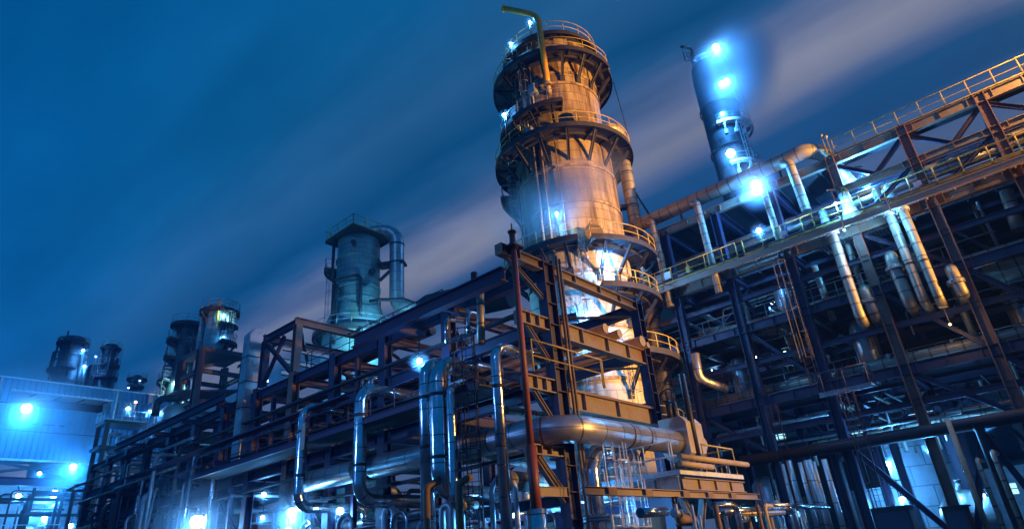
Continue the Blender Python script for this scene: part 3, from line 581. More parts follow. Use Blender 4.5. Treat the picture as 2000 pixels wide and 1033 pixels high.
# upper frame raised on the rack
U = thing('upper_frame', 'open steel frame with pinkish rust column standing on top of the rack', 'steel frame', (XL, 31.7, 12.25))
for x in (XL, XR - .6):
    for y in (31.7, 35.4): MB().ib((x, y, 12.26), (x, y, 15.1), .42, .38, .04, (0, 1, 0)).build('column', M['steel_r' if (y == 31.7 and x == XL) else 'steel'], U)
for y in (31.7, 35.4): MB().ib((XL - .2, y, 15.33), (XR - .3, y, 15.33), .34, .44, .04).build('cross_beam', M['steel_r' if y == 31.7 else 'steel'], U)
for x in (XL, XR - .6): MB().ib((x, 31.9, 15.3), (x, 35.2, 15.3), .3, .4, .04).build('longitudinal_beam', M['steel'], U)
MB().ib((XL, 32.0, 12.3), (XL, 35.2, 14.9), .22, .22, .02).build('diagonal_brace', M['steel'], U)
MB().ib((XL, 35.2, 12.4), (XL, 33.2, 14.9), .18, .18, .02).build('diagonal_brace', M['steel'], U)
MB().ib((XL + .2, 31.75, 15.0), (XL + 2.6, 34.8, 14.0), .16, .16, .02).build('diagonal_brace', M['steel'], U)
for z in (14.3, 13.5, 12.8): MB().ib((XL + .2, 33.6, z), (XR - .4, 33.6, z), .26, .3, .03).build('cross_beam', M['galv'], U)
# ------------------------------------------------------------------ pipes along the shelves of the rack
def shelf(z, xs, label, y0=YF - .35, m='lag'):
    for x, r in xs:
        yy = y0 + rnd.uniform(.2, .9); pipe('shelf_pipe', label, [(x, yy, z + r + .02), (x, 55 - rnd.uniform(0, 4), z + r + .02)], r, M[m], group='pipes lying along the shelves of the rack', n=12)
for x, r, lab in ((20.95, .2, 'first of four pipe ends resting on the middle front beam of the rack'), (22.0, .19, 'second of four pipe ends resting on the middle front beam of the rack'), (23.85, .23, 'third and fattest of four pipe ends resting on the middle front beam of the rack'), (24.3, .13, 'rightmost thin one of four pipe ends resting on the middle front beam of the rack')):
    z = 9.76 + r; t = thing('shelf_pipe', lab, 'pipe', (x, YF - .4, z - r), 'pipes lying along the shelves of the rack')
    MB().tube([(x, YF - .4, z), (x, 40, z)], r, 16).build('pipe_run', M['steel_r'], t)
    MB().tube([(x, YF - .42, z), (x, YF - .401, z)], r * 1.06, 16).build('end_cap', M['beige'], t)
shelf(9.86, [(18.6, .16), (19.2, .22), (19.8, .14)], 'dark pipe lying along the middle shelf of the rack among others like it', 19.2, 'steel_d')
shelf(7.46, [(18.9, .2), (19.6, .26), (20.6, .3), (21.5, .18), (22.2, .25), (23.2, .3)], 'dark pipe lying along the lower shelf of the rack among others like it', 28, 'steel_d')
shelf(12.2, [(19.0, .18), (19.9, .24), (22.4, .3)], 'dark pipe lying along the top of the rack among others like it', 22, 'steel_d')
shelf(3.55, [(18.5, .2), (19.3, .16), (20.2, .3), (21.6, .22), (22.8, .26)], 'dull pipe low down along the bottom shelf of the rack among others like it', 17, 'silver_dull')
# ------------------------------------------------------------------ the silver lines in front
G = 'silver pipe bends on the long side of the rack'
Bp = [(16.4, 27.4, 5.75), (16.4, 12.3, 5.45), (24.2, 12.3, 5.5)]
t = thing('trunk_line', 'fattest silver pipe, coming along the rack side and turning across its front', 'pipe', (16.4, 12.3, 4.9))
b = MB(); b.tube(Bp, .46, 28, 1.35, bn=9); b.build('pipe_run', M['silver_dull'], t)
b = MB(); b.tube([(16.4, 27.4, 5.75), (16.4, 27.62, 5.75), (16.4, 27.78, 5.75), (16.4, 27.85, 5.75)], .46, 28, rs=[.46, .42, .28, .02]); b.build('dished_end', M['silver'], t)
MB().tube([(16.4, 23.4, 5.68), (16.4, 22.3, 5.65)], .475, 28).build('dark_sleeve', M['steel_d'], t)
for x in (20.2, 21.4): MB().tube([(x, 12.3, 5.47), (x + .05, 12.3, 5.47)], .475, 28).build('clamp_band', M['silver'], t)
b = MB(); b.tube([(25.4, 12.3, 5.5), (26.0, 12.3, 5.5), (26.25, 12.3, 5.5)], .45, 24, rs=[.45, .45, .3]); b.build('end_piece', M['box'], t)
b = MB()                                                              # eight-sided valve box, taller than the pipe
oc = [(-.48, -.62), (-.15, -.78), (.3, -.78), (.62, -.5), (.62, .75), (.4, 1.0), (-.62, 1.0), (-.62, -.4)]
b.prof((24.0, 12.3, 5.5), (25.4, 12.3, 5.5), oc); b.build('valve_box', M['box'], t)
b = MB()
for x, z in ((24.3, 6.5), (24.8, 6.5)): b.tube([(x, 12.45, 6.4), (x, 12.45, 7.3)], .12, 10); b.tube([(x, 12.45, 7.3), (x, 12.45, 7.7)], .05, 8)
ring = [Vector((24.2, 12.35 + .3 * math.cos(k * .5236), 7.45 + .3 * math.sin(k * .5236))) for k in range(13)]; b.tube(ring, .035, 6, caps=False); b.build('valve_actuator', M['black'], t)
def ubend(label, xo, y, zt, zb, r, back=3.2, backb=3.2, m='silver', dx=.0, extra=()):
    P = [(xo + back, y, zt), (xo, y, zt), (xo + dx, y, zb), (xo + backb, y, zb)]
    return pipe('silver_pipe', label, P, r, M[m], bend=r * 2.5, group=G, n=22, bn=9, bands=[((xo + dx * .5, y, zb + (zt - zb) * f), UP) for f in (.3, .74)] + [((xo + back * .6, y, zt), (1, 0, 0))])
pa = PX(592, 830, 15.7); ubend('leftmost silver pipe bend, with dented split cladding, ducking into the rack side', 15.7, pa.y, 9.05, 4.55, .235, 3.6, 2.9)
q = Vector((15.7 + 2.9, pa.y, 4.55)); pipe('silver_pipe', 'ribbed silver elbow dropping from the lower end of the leftmost silver bend', [q, q + Vector((.6, 0, 0)), q + Vector((.6, 0, -3.5))], .26, M['silver'], bend=.5, group=G, n=18)
b = MB(); c_ = PX(594, 845, 15.45); b.box(c_.x - .02, c_.x + .03, c_.y - .1, c_.y + .2, c_.z - .75, c_.z + .45); 
tag(b.build('torn_sheet', M['beige']), 'torn cladding sheet flapping on the leftmost silver pipe bend', 'sheet')
pb = PX(704, 860, 15.65); ubend('large silver pipe bend with a swan neck, second from the left along the rack', 15.65, pb.y, 8.9, 4.3, .275, 4.4, 3.4)
pc = PX(833, 820, 15.3); pipe('silver_pipe', 'tall straight silver riser just left of the fattest upright one', [(18.5, pc.y, 8.75), (15.3, pc.y, 8.75), (15.3, pc.y, .2)], .26, M['silver'], bend=.6, group=G, n=22, bn=9, bands=[((15.3, pc.y, z), UP) for z in (3.2, 5.6, 7.4)])
pd_ = PX(858, 850, 15.15); pipe('silver_pipe', 'fattest upright silver riser, curving into the rack at its top and foot', [(18.5, pd_.y, 8.55), (15.15, pd_.y, 8.55), (15.15, pd_.y, 3.9), (18.5, pd_.y, 3.85)], .33, M['silver'], bend=.85, group=G, n=24, bn=10, bands=[((15.15, pd_.y, 5.1), UP), ((15.15, pd_.y, 7.3), UP)])
pe = PX(883, 850, 15.2); pipe('silver_pipe', 'slim silver riser with an orange lit edge right of the fattest upright one', [(16.2, pe.y, 7.5), (15.2, pe.y, 7.5), (15.2, pe.y, 3.6), (16.0, pe.y, 3.2)], .17, M['silver'], bend=.35, group=G, n=18)
pf = PY(975, 800, 13.75); pipe('silver_pipe', 'tall slim silver pipe left of the red pole, hooked back at the top', [(18.0, 13.85, 8.35), (pf.x, 13.75, 8.3), (pf.x, 13.75, .3)], .19, M['silver'], bend=.5, group=G, n=20, bn=9, bands=[((pf.x, 13.75, z), UP) for z in (2.4, 5.0, 6.9)])
pg = PY(1160, 950, 12.9); pipe('silver_pipe', 'silver pipe with a bolted flange at its foot, right of the front column, hooked right', [(21.5, 13.2, 4.95), (pg.x, 12.95, 4.9), (pg.x, 12.95, .4)], .32, M['silver'], bend=.85, group=G, n=24, bn=9, flanges=[((pg.x, 12.95, 2.7), UP)])
# red pole
rp = PY(1010, 760, YF + .03); x = 15.6
t = thing('red_pole', 'tall red oxide pole with a silver foot sleeve at the front corner of the rack', 'pole', (15.6, YF - .32, 0))
b = MB(); b.tube([(15.55, YF - .36, 4.3), (15.55, YF - .36, 12.55)], .115, 16); b.tube([(15.55, YF - .36, 12.55), (15.55, YF - .36, 12.62)], .16, 16); b.tube([(15.55, YF - .36, 12.5), (15.55, YF - .36, 12.95)], .03, 6); b.build('pole', M['red'], t)
MB().tube([(15.55, YF - .36, 2.85), (15.55, YF - .36, 4.9)], .17, 16).build('sleeve', M['red'], t)
MB().tube([(15.55, YF - .36, 0), (15.55, YF - .36, 3.0)], .30, 18).build('foot_sleeve', M['silver'], t)
b = MB(); b.tube([(15.55, YF - .36, 11.85), (15.55, YF - .36, 12.1)], .17, 12); b.bar((15.3, YF - .36, 11.97), (15.9, YF - .36, 11.97), .5, .06); b.build('clamp', M['steel'], t)
b = MB(); b.ib((15.62, YF - .15, 3.55), (17.46, YF - .15, 3.55), .12, .3, .02); tag(b.build('stub_beam', M['steel_lit']), 'short beam low down between the red pole and the front column', 'beam')
for i, (dx, lab) in enumerate(((0, 'left'), (.2, 'right'))):
    pipe('conduit', lab + ' one of two thin dark conduits climbing the front column of the rack', [(18.25 + dx, YF - .28, .1), (18.25 + dx, YF - .28, 12.5 - .1 * i)], .055, M['brown'], 'conduit', group='paired conduits on the front column', n=8)
pipe('dark_riser', 'dark pipe down the right front column, crossing in front of the fattest silver pipe', [(24.55, 11.7, 8.3), (24.55, 11.7, 4.35)], .13, M['black'], n=14)
pipe('dark_riser', 'dark pipe on the back of the right front column above the valve box', [(24.9, 13.7, 8.0), (24.9, 13.7, 3.0)], .12, M['beige'], n=12)
# caged ladder on the rack side
lp = PX(922, 850, 15.9); t = thing('caged_ladder', 'black caged ladder up the rack side between the silver risers and the red pole', 'ladder', (lp.x, lp.y, 0))
ladder(MB(), (lp.x, lp.y, 0), .1, 9.6, (-1, -.35, 0), w=.5, hoop=.42, step=1.45, bars=7).build('ladder_frame', M['steel_d'], t)
# brown stub pipes with a cut elbow in the foreground
for px, py, pb_, lab in ((1024, 800, 0, ''), ): pass
for (px, py), lab in (((833, 955), 'left'), ((896, 948), 'right')):
    q = PX(px, py, 14.4); pipe('stub_pipe', lab + ' of two brown stub pipes with mitred elbows below the silver risers', [q + Vector((.45, -.1, .28)), q + Vector((.0, 0, .05)), (q.x, q.y, .1)], .12, M['brown'], bend=.18, group='brown stub pipes', n=14)
pipe('lagged_pipe', 'orange lit lagged pipe passing level behind the red pole', [PX(905, 893, 19), PX(960, 884, 19), PX(1060, 905, 19.5)], .30, M['lag'], n=18)
pipe('lagged_pipe', 'brass coloured level pipe low behind the slim silver pipe and the ladder', [(16.3, 14.9, 4.15), (19.6, 15.3, 4.1)], .33, M['lag'], n=18)
pipe('lagged_pipe', 'short brass coloured pipe end low beside the right brown stub', [PX(896, 985, 15.2), PX(925, 985, 16.4)], .2, M['lag'], n=16)
# silver bits on the upper levels of the rack
pipe('silver_pipe', 'slim upright silver pipe near the top of the rack, left of a twin', [PX(872, 670, 16.6), PX(872, 624, 16.6), PX(905, 628, 18)], .085, M['silver'], bend=.2, group=G, n=12)
pipe('silver_pipe', 'slim upright silver pipe near the top of the rack, right of its twin', [PX(915, 650, 16.6), PX(914, 608, 16.6), PX(940, 614, 18)], .085, M['silver'], bend=.2, group=G, n=12)
for px, lab in ((703, 'left'), (722, 'right')):
    q = PX(px, 752, 18.3); pipe('silver_pipe', lab + ' of two short silver pipe ends hooked over the lower rack beam', [(q.x, q.y, q.z - .6), (q.x, q.y, q.z + .35), (q.x + 1.5, q.y, q.z + .35)], .17, M['silver'], bend=.3, group=G, n=14)
pipe('dull_pipe', 'dull upright pipe between the top beams of the rack, left of the red pole', [PX(940, 672, 16.4), PX(938, 560, 16.4)], .16, M['lag'], n=12)
pipe('dull_pipe', 'dark pipe stub sticking up over the top beam of the rack', [PX(927, 560, 17), PX(926, 533, 17)], .15, M['steel_d'], n=12)
lamp('cold floodlight under the middle beam of the rack side, above the silver risers', PX(819, 704, 15.9), .17, 420)
lamp('large cold lamp at the foot of the rack, left of the leftmost silver bend', PX(570, 1000, 16.6), .34, 750, arm=PX(548, 960, 17.6))
lamp('cold lamp at the foot of the rack below the swan neck silver bend', PX(664, 997, 17.2), .24, 500, post=(17.2, PX(664, 997, 17.2).y, 0))
lamp('small oval cold lamp low in the rack, left of the large one', PX(515, 965, 18.5), .2, 250)
lamp('small cold lamp lowest in the rack, left of the large one', PX(513, 1010, 18.5), .16, 200)
lamp('large hazy cold lamp at the foot of the far part of the rack', PX(385, 1018, 16.5), .6, 1300, post=(16.5, PX(385, 1018, 16.5).y, 0))
# ------------------------------------------------------------------ platform and low lines right of the front
Yp = 10.5
V = thing('valve_platform', 'small railed platform on V shaped supports right of the front column, crossed by beige pipes', 'platform', (20.3, Yp, 0))
b = MB(); b.box(20.3, 25.3, Yp, Yp + 3.0, 3.86, 3.92); b.build('deck_plate', M['deck'], V)
b = MB(); b.ib((20.25, Yp, 3.56), (20.25, Yp + 3.4, 3.56), .16, .52, .03)
for y in (Yp + .9, Yp + 1.9): b.box(20.17, 20.33, y, y + .03, 3.32, 3.8)
b.build('edge_beam', M['galv'], V)
b = MB(); b.ib((20.36, Yp - .05, 3.55), (25.35, Yp - .05, 3.55), .2, .4, .03)
for x in (21.5, 22.8, 24.1): b.box(x, x + .03, Yp - .14, Yp + .05, 3.37, 3.73)
b.build('edge_beam', M['steel_lit'], V)
b = MB(); b.box(20.2, 25.35, Yp - .15, Yp - .12, 3.84, 4.0); b.box(20.15, 20.19, Yp - .15, Yp + 3.4, 3.84, 4.0); b.build('toe_board', M['white'], V)
b = MB(); rail(b, [(20.3, Yp + 3.0, 3.92), (20.3, Yp + .02, 3.92), (25.3, Yp + .02, 3.92), (25.3, Yp + 2.9, 3.92)], .55, 1.2, .024, False, 0); rail(b, [(20.28, Yp + 3.2, 3.92), (20.28, Yp + .1, 3.92)], 1.05, 1.0, .026, False); b.build('railing', M['white'], V)
b = MB(); b.tube([(22.6, Yp + .05, 5.02), (25.3, Yp + .05, 5.02), (25.3, Yp + 2.9, 5.02)], .035, 6)
for x in (22.6, 23.9, 25.3): b.tube([(x, Yp + .05, 3.92), (x, Yp + .05, 5.02)], .026, 5)
b.build('top_rail', M['yellow'], V)
for x in (20.6, 22.7):
    b = MB(); b.ib((x, Yp + .3, 3.34), (x + .95, Yp + .3, 2.0), .2, .2, .025); b.ib((x + 1.9, Yp + .3, 3.34), (x + 1.05, Yp + .3, 2.0), .2, .2, .025); b.ib((x + 1.0, Yp + .3, 0), (x + 1.0, Yp + .3, 2.1), .26, .26, .03, (0, 1, 0)); b.build('support', M['galv' if x < 21 else 'steel_d'], V)
pipe('beige_pipe', 'long beige lagged pipe laid across the small railed platform, upper of two', [(19.9, Yp - .35, 4.37), (25.5, Yp - .35, 4.37)], .10, M['beige'], n=14)
pipe('beige_pipe', 'shorter beige lagged pipe laid across the small railed platform, lower of two', [(19.75, Yp - .38, 4.12), (22.2, Yp - .38, 4.12)], .10, M['beige'], n=14)
for z, x1, lab in ((6.35, 27.2, 'upper'), (6.0, 27.6, 'lower')): pipe('thin_pipe', lab + ' of two thin level pipes running right from behind the valve box', [(25.0, 13.2, z), (x1, 13.2, z)], .09, M['beige'], group='thin level pipes behind the valve box', n=10)
b = MB(); b.ib((14.6, 10.4, 3.2), (26.4, 10.4, 3.2), .2, .22, .02)
t = tag(b.build('sign_beam', M['steel_lit']), 'long low level beam with small plates, crossing in front of the flanged silver pipe', 'beam')
for x in (15.6, 17.6, 20.0, 21.8, 23.7): MB().box(x, x + .42, 10.29, 10.297, 3.11, 3.29).build('name_plate', M['brown'], t)
# the pale caged ladders behind the flanged pipe
for px, lab, x_ in ((1195, 'left', 19.6), (1222, 'right', 20.7)):
    q = PY(px, 940, 11.9); t = thing('caged_ladder', lab + ' of two white caged ladders behind the low beam, lit cold blue', 'ladder', (q.x, 11.9, 0), 'white caged ladders by the flanged pipe')
    ladder(MB(), (q.x, 11.9, 0), .1, 4.9 if px < 1200 else 4.5, (-.2, -1, 0), w=.42, hoop=.36, step=1.0, bars=5, r=.03).build('ladder_frame', M['white'], t)
lamp('hidden cold work lamp under the front bay of the rack, behind the flanged silver pipe', PY(1163, 985, 13.9), .14, 900, arm=(17.9, 13.9, 3.4))
lamp('second hidden cold work lamp under the front bay of the rack, behind the platform beam', Vector((20.6, 14.6, 2.9)), .14, 700)
lamp('cold work lamp low behind the red pole and the slim silver pipe', PX(1000, 1006, 18.2), .14, 420)
lamp('cold work lamp under the rack, low to the right of the silver bends', PX(790, 1004, 20.0), .16, 420)

for (at_, o), lab in zip(SODIUM, ('far sodium floodlight mast of the yard, beyond the right edge of the view', 'nearer sodium floodlight mast of the yard, beyond the right edge of the view')):
    mt = thing('sodium_mast', lab, 'lamp mast', at_); h_ = o.location.z
    b = MB(); b.tube([at_ - Vector((0, .25, 0)), at_ + Vector((0, -.25, h_ + .6))], .1, 8); b.bar(at_ + Vector((-.7, -.25, h_ + .4)), at_ + Vector((.7, -.25, h_ + .4)), .1, .1); b.build('mast', M['galv'], mt)
    o.parent = mt; o.location = o.location - at_; MB().box(at_.x - .25, at_.x + .25, at_.y - .2, at_.y + .1, h_ - .2, h_ + .2).build('lamp_head', M['steel_d'], mt)

cm = thing('cold_mast', 'cold white floodlight mast beyond the left edge of the view', 'lamp mast', (3.0, 27, 0))
b = MB(); b.tube([(3.0, 27, 0), (3.0, 27, 8.4)], .1, 8); b.bar((2.4, 27, 8.3), (3.6, 27, 8.3), .1, .1); b.build('mast', M['galv'], cm); MB().box(3.15, 3.55, 26.8, 27.2, 8.36, 8.66).build('lamp_head', M['steel_d'], cm)
ld = bpy.data.lights.new('cold_bulb', 'POINT'); ld.energy = 3000; ld.color = (.14, .34, 1); ld.shadow_soft_size = .3; lo = bpy.data.objects.new('cold_bulb', ld); COL.objects.link(lo); lo.parent = cm; lo.location = (.35, 0, 8.0)

# small fittings that crowd the foot of the rack
for i in range(16):
    y = 14.6 + i * 1.05; x = rnd.uniform(16.4, 17.4); z = rnd.uniform(2.6, 4.6); w = rnd.uniform(.5, 1.1); r = rnd.choice([.06, .09, .13])
    pipe('loop_pipe', 'small arched silver loop of pipe at the foot of the rack side among its like', [(x, y, .2), (x, y, z), (x, y + w, z), (x, y + w, .2)], r, M[rnd.choice(['silver', 'silver', 'galv', 'white'])], bend=w * .49, group='small pipe loops at the foot of the rack', n=10)
for i in range(18):
    y = 15 + i * 1.6; z = rnd.uniform(2.8, 6.6); x = rnd.uniform(17.9, 20)
    pipe('branch_line', 'small level branch pipe crossing under the near part of the rack among its like', [(x - 1.2, y, z), (x + 4, y, z), (x + 4, y, z - 2)], rnd.choice([.05, .08, .12, .16]), M[rnd.choice(['silver', 'lag', 'galv', 'steel_d'])], bend=.3, group='small branch pipes under the rack', n=10)
for i in range(10):
    y = 16.2 + i * 1.7; valve('white hand wheel valve among the pipe loops at the foot of the rack', (rnd.uniform(16.6, 17.6), y, rnd.uniform(2.3, 3.2)), (0, 1, 0), .2, 'valves by the loops at the foot of the rack', 'white')
for z, y0, y1, x in ((4.9, 14.5, 33, 17.2), (8.3, 16, 40, 17.3), (10.2, 14, 46, 17.35), (6.2, 24, 54, 17.2)):
    b = MB(); b.box(x - .12, x + .12, y0, y1, z, z + .03); b.box(x - .135, x - .12, y0, y1, z - .02, z + .09); b.box(x + .12, x + .135, y0, y1, z - .02, z + .09); tag(b.build('cable_tray', M['steel_d']), {4.9: 'lowest cable tray running along the rack side', 8.3: 'cable tray running along the rack side over the walkway deck', 10.2: 'topmost cable tray running along the rack side', 6.2: 'cable tray running along the far half of the rack side'}[z], 'cable tray')
for y, z0, z1 in ((25.6, 3, 11.5), (29.7, 3.4, 9.4), (33.8, 7.6, 11.4), (37.8, 3.4, 11.4)): MB().ib((XL, y, z0), (XL, y, z1), .2, .24, .025, (1, 0, 0)).build('post', M['steel'], K)
b = MB(); rail(b, [(15.75, 15.3, 7.44), (15.75, 38.4, 7.44)], 1.05, 1.6, .026, False); b.build('railing', M['steel'], wk)
b = MB(); rail(b, [(XL, 19.2, 12.06), (XL, 30.5, 12.06)], 1.0, 1.8, .026, False); b.build('railing', M['steel_d'], K)
# ------------------------------------------------------------------ the great steel gantry on the right
GX = (40.0, 46.0, 52.0); GY = [20.1, 18.2, 14.1, 9.98, 5.86, 1.66, -2.4, -6.5]
Q = thing('steel_gantry', 'huge many-storeyed steel gantry filling the right of the view, with two yellow railed walkways', 'steel structure', (40, 5.86, 0))
for x in GX:
    for y in GY[1:]:
        w = .52 if x == 40 else .45; b = MB(); b.ib((x, y, 0), (x, y, 23.75 if y < 7 else 23.4), w, w, .045, (0, 1, 0)); b.box(x - .5, x + .5, y - .5, y + .5, 0, .05)
        b.build('column', M['steel_r' if (x == 40 and y < 7) else 'steel'], Q)
LV = [(23.4, .6), (21.2, .45), (18.35, .65), (14.3, .55), (9.5, .6), (6.15, .3)]
for x in GX:
    for z, h in LV[:5]:
        y0 = {40.0: 20.6, 46.0: 26, 52.0: 29}[x] if z != 21.2 else 5.86
        if z == 21.2 and x == 52: continue
        b = MB(); b.ib((x - .02, y0, z), (x - .02, -9, z), .3, h, .04)
        for y in GY[1:] if z != 21.2 else GY[5:]:
            for s in (-.6, .6, -2.05): b.box(x - .168, x + .13, y + s - .02, y + s + .02, z - h / 2 + .035, z + h / 2 - .035)
        b.build('longitudinal_beam', M['steel_lit' if (x == 40 and z > 18) else 'steel'], Q)
for y in GY[1:]:
    for z, h in LV[:5]:
        if z == 21.2 and y > 6: continue
        MB().ib((40.02, y, z - .06), (51.98, y, z - .06), .26, h * .8, .035).build('cross_beam', M['steel'], Q)
# floors that close the storeys
def slab(x0, x1, y0, y1, z, nm='deck_plate', m='deck', par=Q):
    b = MB(); b.box(x0, x1, y0, y1, z, z + .05); y = y0 + .7
    while y < y1: b.box(x0, x1, y - .05, y + .05, z - .14, z); y += 1.4
    return b.build(nm, M[m], par)
slab(41.0, 52.5, 6.2, 20.4, 23.75); slab(46.2, 52.5, 20.5, 28.5, 18.73); slab(46.2, 52.5, 20.5, 28.5, 9.85); slab(42.2, 52.5, -9, 20.4, 18.72); slab(40.4, 52.5, 2.0, 20.4, 14.62); slab(43, 52.5, -9, 2, 14.62); slab(40.5, 52.5, 8.0, 20.4, 9.84); slab(42, 52.5, -9, 7.5, 9.84)
def sheet(y0, y1, z0, z1): MB().box(52.6, 52.7, y0, y1, z0, z1).build('wall_sheet', M['steel_d'], Q)
sheet(20.41, 29, 3.6, 23.4); sheet(6.5, 20.4, 14.7, 23.4); sheet(-9, 6.49, 14.7, 18.6); sheet(-9, 20.4, 11.9, 14.69); sheet(18.9, 20.4, 4.4, 11.89); sheet(-9, 15.6, 8.9, 11.3); sheet(-9, 10.8, 11.31, 11.89); sheet(11.8, 18.89, 11.31, 11.89)
sheet(15.61, 18.89, 10.9, 11.3); sheet(15.61, 17.4, 9.2, 10.3); sheet(13.4, 18.89, 7.9, 8.4); sheet(-9, 8.6, 7.9, 8.4); sheet(10.9, 18.89, 4.4, 7.3); sheet(-9, 3.0, 5.4, 7.89)
MB().box(40.4, 52.5, -9.3, -9.2, 0, 23.3).build('shade_sheet', M['steel_d'], Q)  # added end sheet out of view, keeps the floodlight off the inside
# walkways with yellow rails
b = MB(); b.box(38.75, 39.72, -9, 20.4, 18.66, 18.72); b.ib((38.7, 20.4, 18.45), (38.7, -9, 18.45), .1, .42, .02)
y = 20.0
while y > -9: b.box(38.75, 39.72, y - .04, y + .04, 18.5, 18.66); y -= 1.4
wk = wk_g = b.build('walkway', M['steel_lit'], Q)
for ya, yb in ((20.3, 12.8), (12.3, 7.7), (6.2, 3.9), (3.6, -9)): rail(MB(), [(38.72, ya, 18.74), (38.72, yb, 18.74)], 1.12, 1.3, .035).build('railing', M['yellow'], wk)
rail(MB(), [(38.72, 7.7, 18.74), (38.72, 6.2, 18.74)], 1.12, 1.5, .035).build('railing', M['yellow'], wk)
b = MB(); rail(b, [(39.9, 5.4, 23.75), (39.9, -9, 23.75)], 1.12, 1.25, .035)
b.build('roof_railing', M['yellow'], Q)
rail(MB(), [(41.6, 4.6, 23.75), (41.6, -9, 23.75)], 1.0, 2.5, .03, False).build('roof_railing', M['yellow'], Q)
b = MB(); b.box(39.8, 41.8, -9, 5.6, 23.705, 23.745); b.build('roof_walkway', M['deck'], Q)
# braces
def br(p, q, w=.24, m='steel'): MB().ib(p, q, w, w, .025).build('diagonal_brace', M[m], Q)
for ya, yb in ((5.6, 1.9), (1.4, -2.2), (-2.6, -6.3)):
    br((40.05, ya, 22.95), (40.05, (ya + yb) / 2, 21.4)); br((40.05, yb, 22.95), (40.05, (ya + yb) / 2, 21.4))
    br((40.05, ya, 18.7), (40.05, yb, 21.0), .2); br((46.05, ya, 21.0), (46.05, yb, 18.75), .2); br((46.05, ya, 23.0), (46.05, yb, 21.4), .2)
br((40.05, 5.6, 17.9), (40.05, 1.9, 14.6)); br((40.05, 1.4, 14.0), (40.05, -2.1, 9.8), .3); br((40.05, 5.6, 14.0), (40.05, 1.9, 9.8), .22)
br((40.05, 13.8, 14.0), (40.05, 10.2, 9.8), .22); br((40.05, 17.9, 9.2), (40.05, 14.4, 6.4), .2); br((40.05, 5.55, 9.2), (40.05, 2.0, 6.4), .26); br((40.05, 1.4, 9.2), (40.05, -2.0, 4.2), .26)
br((40.05, 9.7, 5.8), (40.05, 6.2, 1.0), .3); br((40.05, 3.6, 5.8), (40.05, 1.9, .3), .3); br((40.05, 3.6, 5.8), (40.05, 5.6, .3), .3)
for y in (14.1, 9.98, 5.86, 1.66): br((40.3, y, 14.0), (45.8, y, 9.9), .2); br((40.3, y + .02, 17.9), (45.8, y + .02, 14.7), .2)
# lower platform and ladder on the face
b = MB(); b.box(38.4, 39.7, 7.4, 10.2, 8.9, 8.96); b.ib((38.36, 7.4, 8.8), (38.36, 10.2, 8.8), .1, .25, .02); pl = b.build('side_platform', M['galv'], Q)
rail(MB(), [(39.6, 7.45, 8.96), (38.45, 7.45, 8.96), (38.45, 10.15, 8.96)], 1.1, 1.2, .03, False).build('railing', M['steel'], pl)
for y_, z0, z1, x_ in ((10.5, 8.96, 17.6, 39.3), (13.3, 0.1, 9.0, 39.3), (8.9, .1, 8.9, 38.9)): ladder(MB(), (x_, y_, 0), z0, z1, (-1, -.2, 0), r=.026, hoop=.42, step=1.6).build('caged_ladder', M['steel_d'], Q)
# horizontal round member near the ground and the kinked big pipe on the roof
pipe('header_pipe', 'thick dull pipe running level along the gantry face just above the ground floor opening', [(39.45, 16, 6.1), (39.45, -8, 6.1)], .33, M['steel_d'], n=18)
for y in (3.6,): MB().lathe((39.45, y, 5.3), [(.2, -5.3), (.2, .4), (.45, .75)], 12).build('pipe_leg', M['steel_d'], Q)
pipe('roof_line', 'very thick lagged pipe along the gantry top, turning down in a rusty elbow', [(39.9, 21.2, 24.8), (39.9, 7.1, 24.9), (40.9, 6.2, 24.75), (42.6, 5.6, 22.5)], .52, M['lag'], bend=1.0, n=22, bn=9)
for y, zt, zb, r in ((18.6, 24.3, 17.2, .26), (14.9, 24.3, 17.0, .26), (10.2, 24.3, 18.9, .22), (8.1, 24.2, 20.4, .3)):
    pipe('branch_pipe', {18.6: 'leftmost', 14.9: 'second', 10.2: 'third', 8.1: 'rightmost, rust coloured'}[y] + ' branch pipe dropping from the very thick pipe on top of the gantry', [(39.35, y + .5, zt + .15), (39.3, y, zt), (39.3, y - .1, zb)], r, M['lag'], bend=.4, n=14, group='branch pipes below the thick roof pipe')
for y in (16.6, 12.6, 9.0): MB().bar((40.2, y, 23.7), (40.2, y, 24.4), .16, .16).build('pipe_stand', M['steel_d'], Q)
pipe('guy_pipe', 'thin dark line slung from the tall column to the top of the gantry', [AX + dirn(R_(92)) * 5.4 + UP * 28.6, Vector((39.9, 19.0, 25.2))], .08, M['black'], 'pipe', n=6)
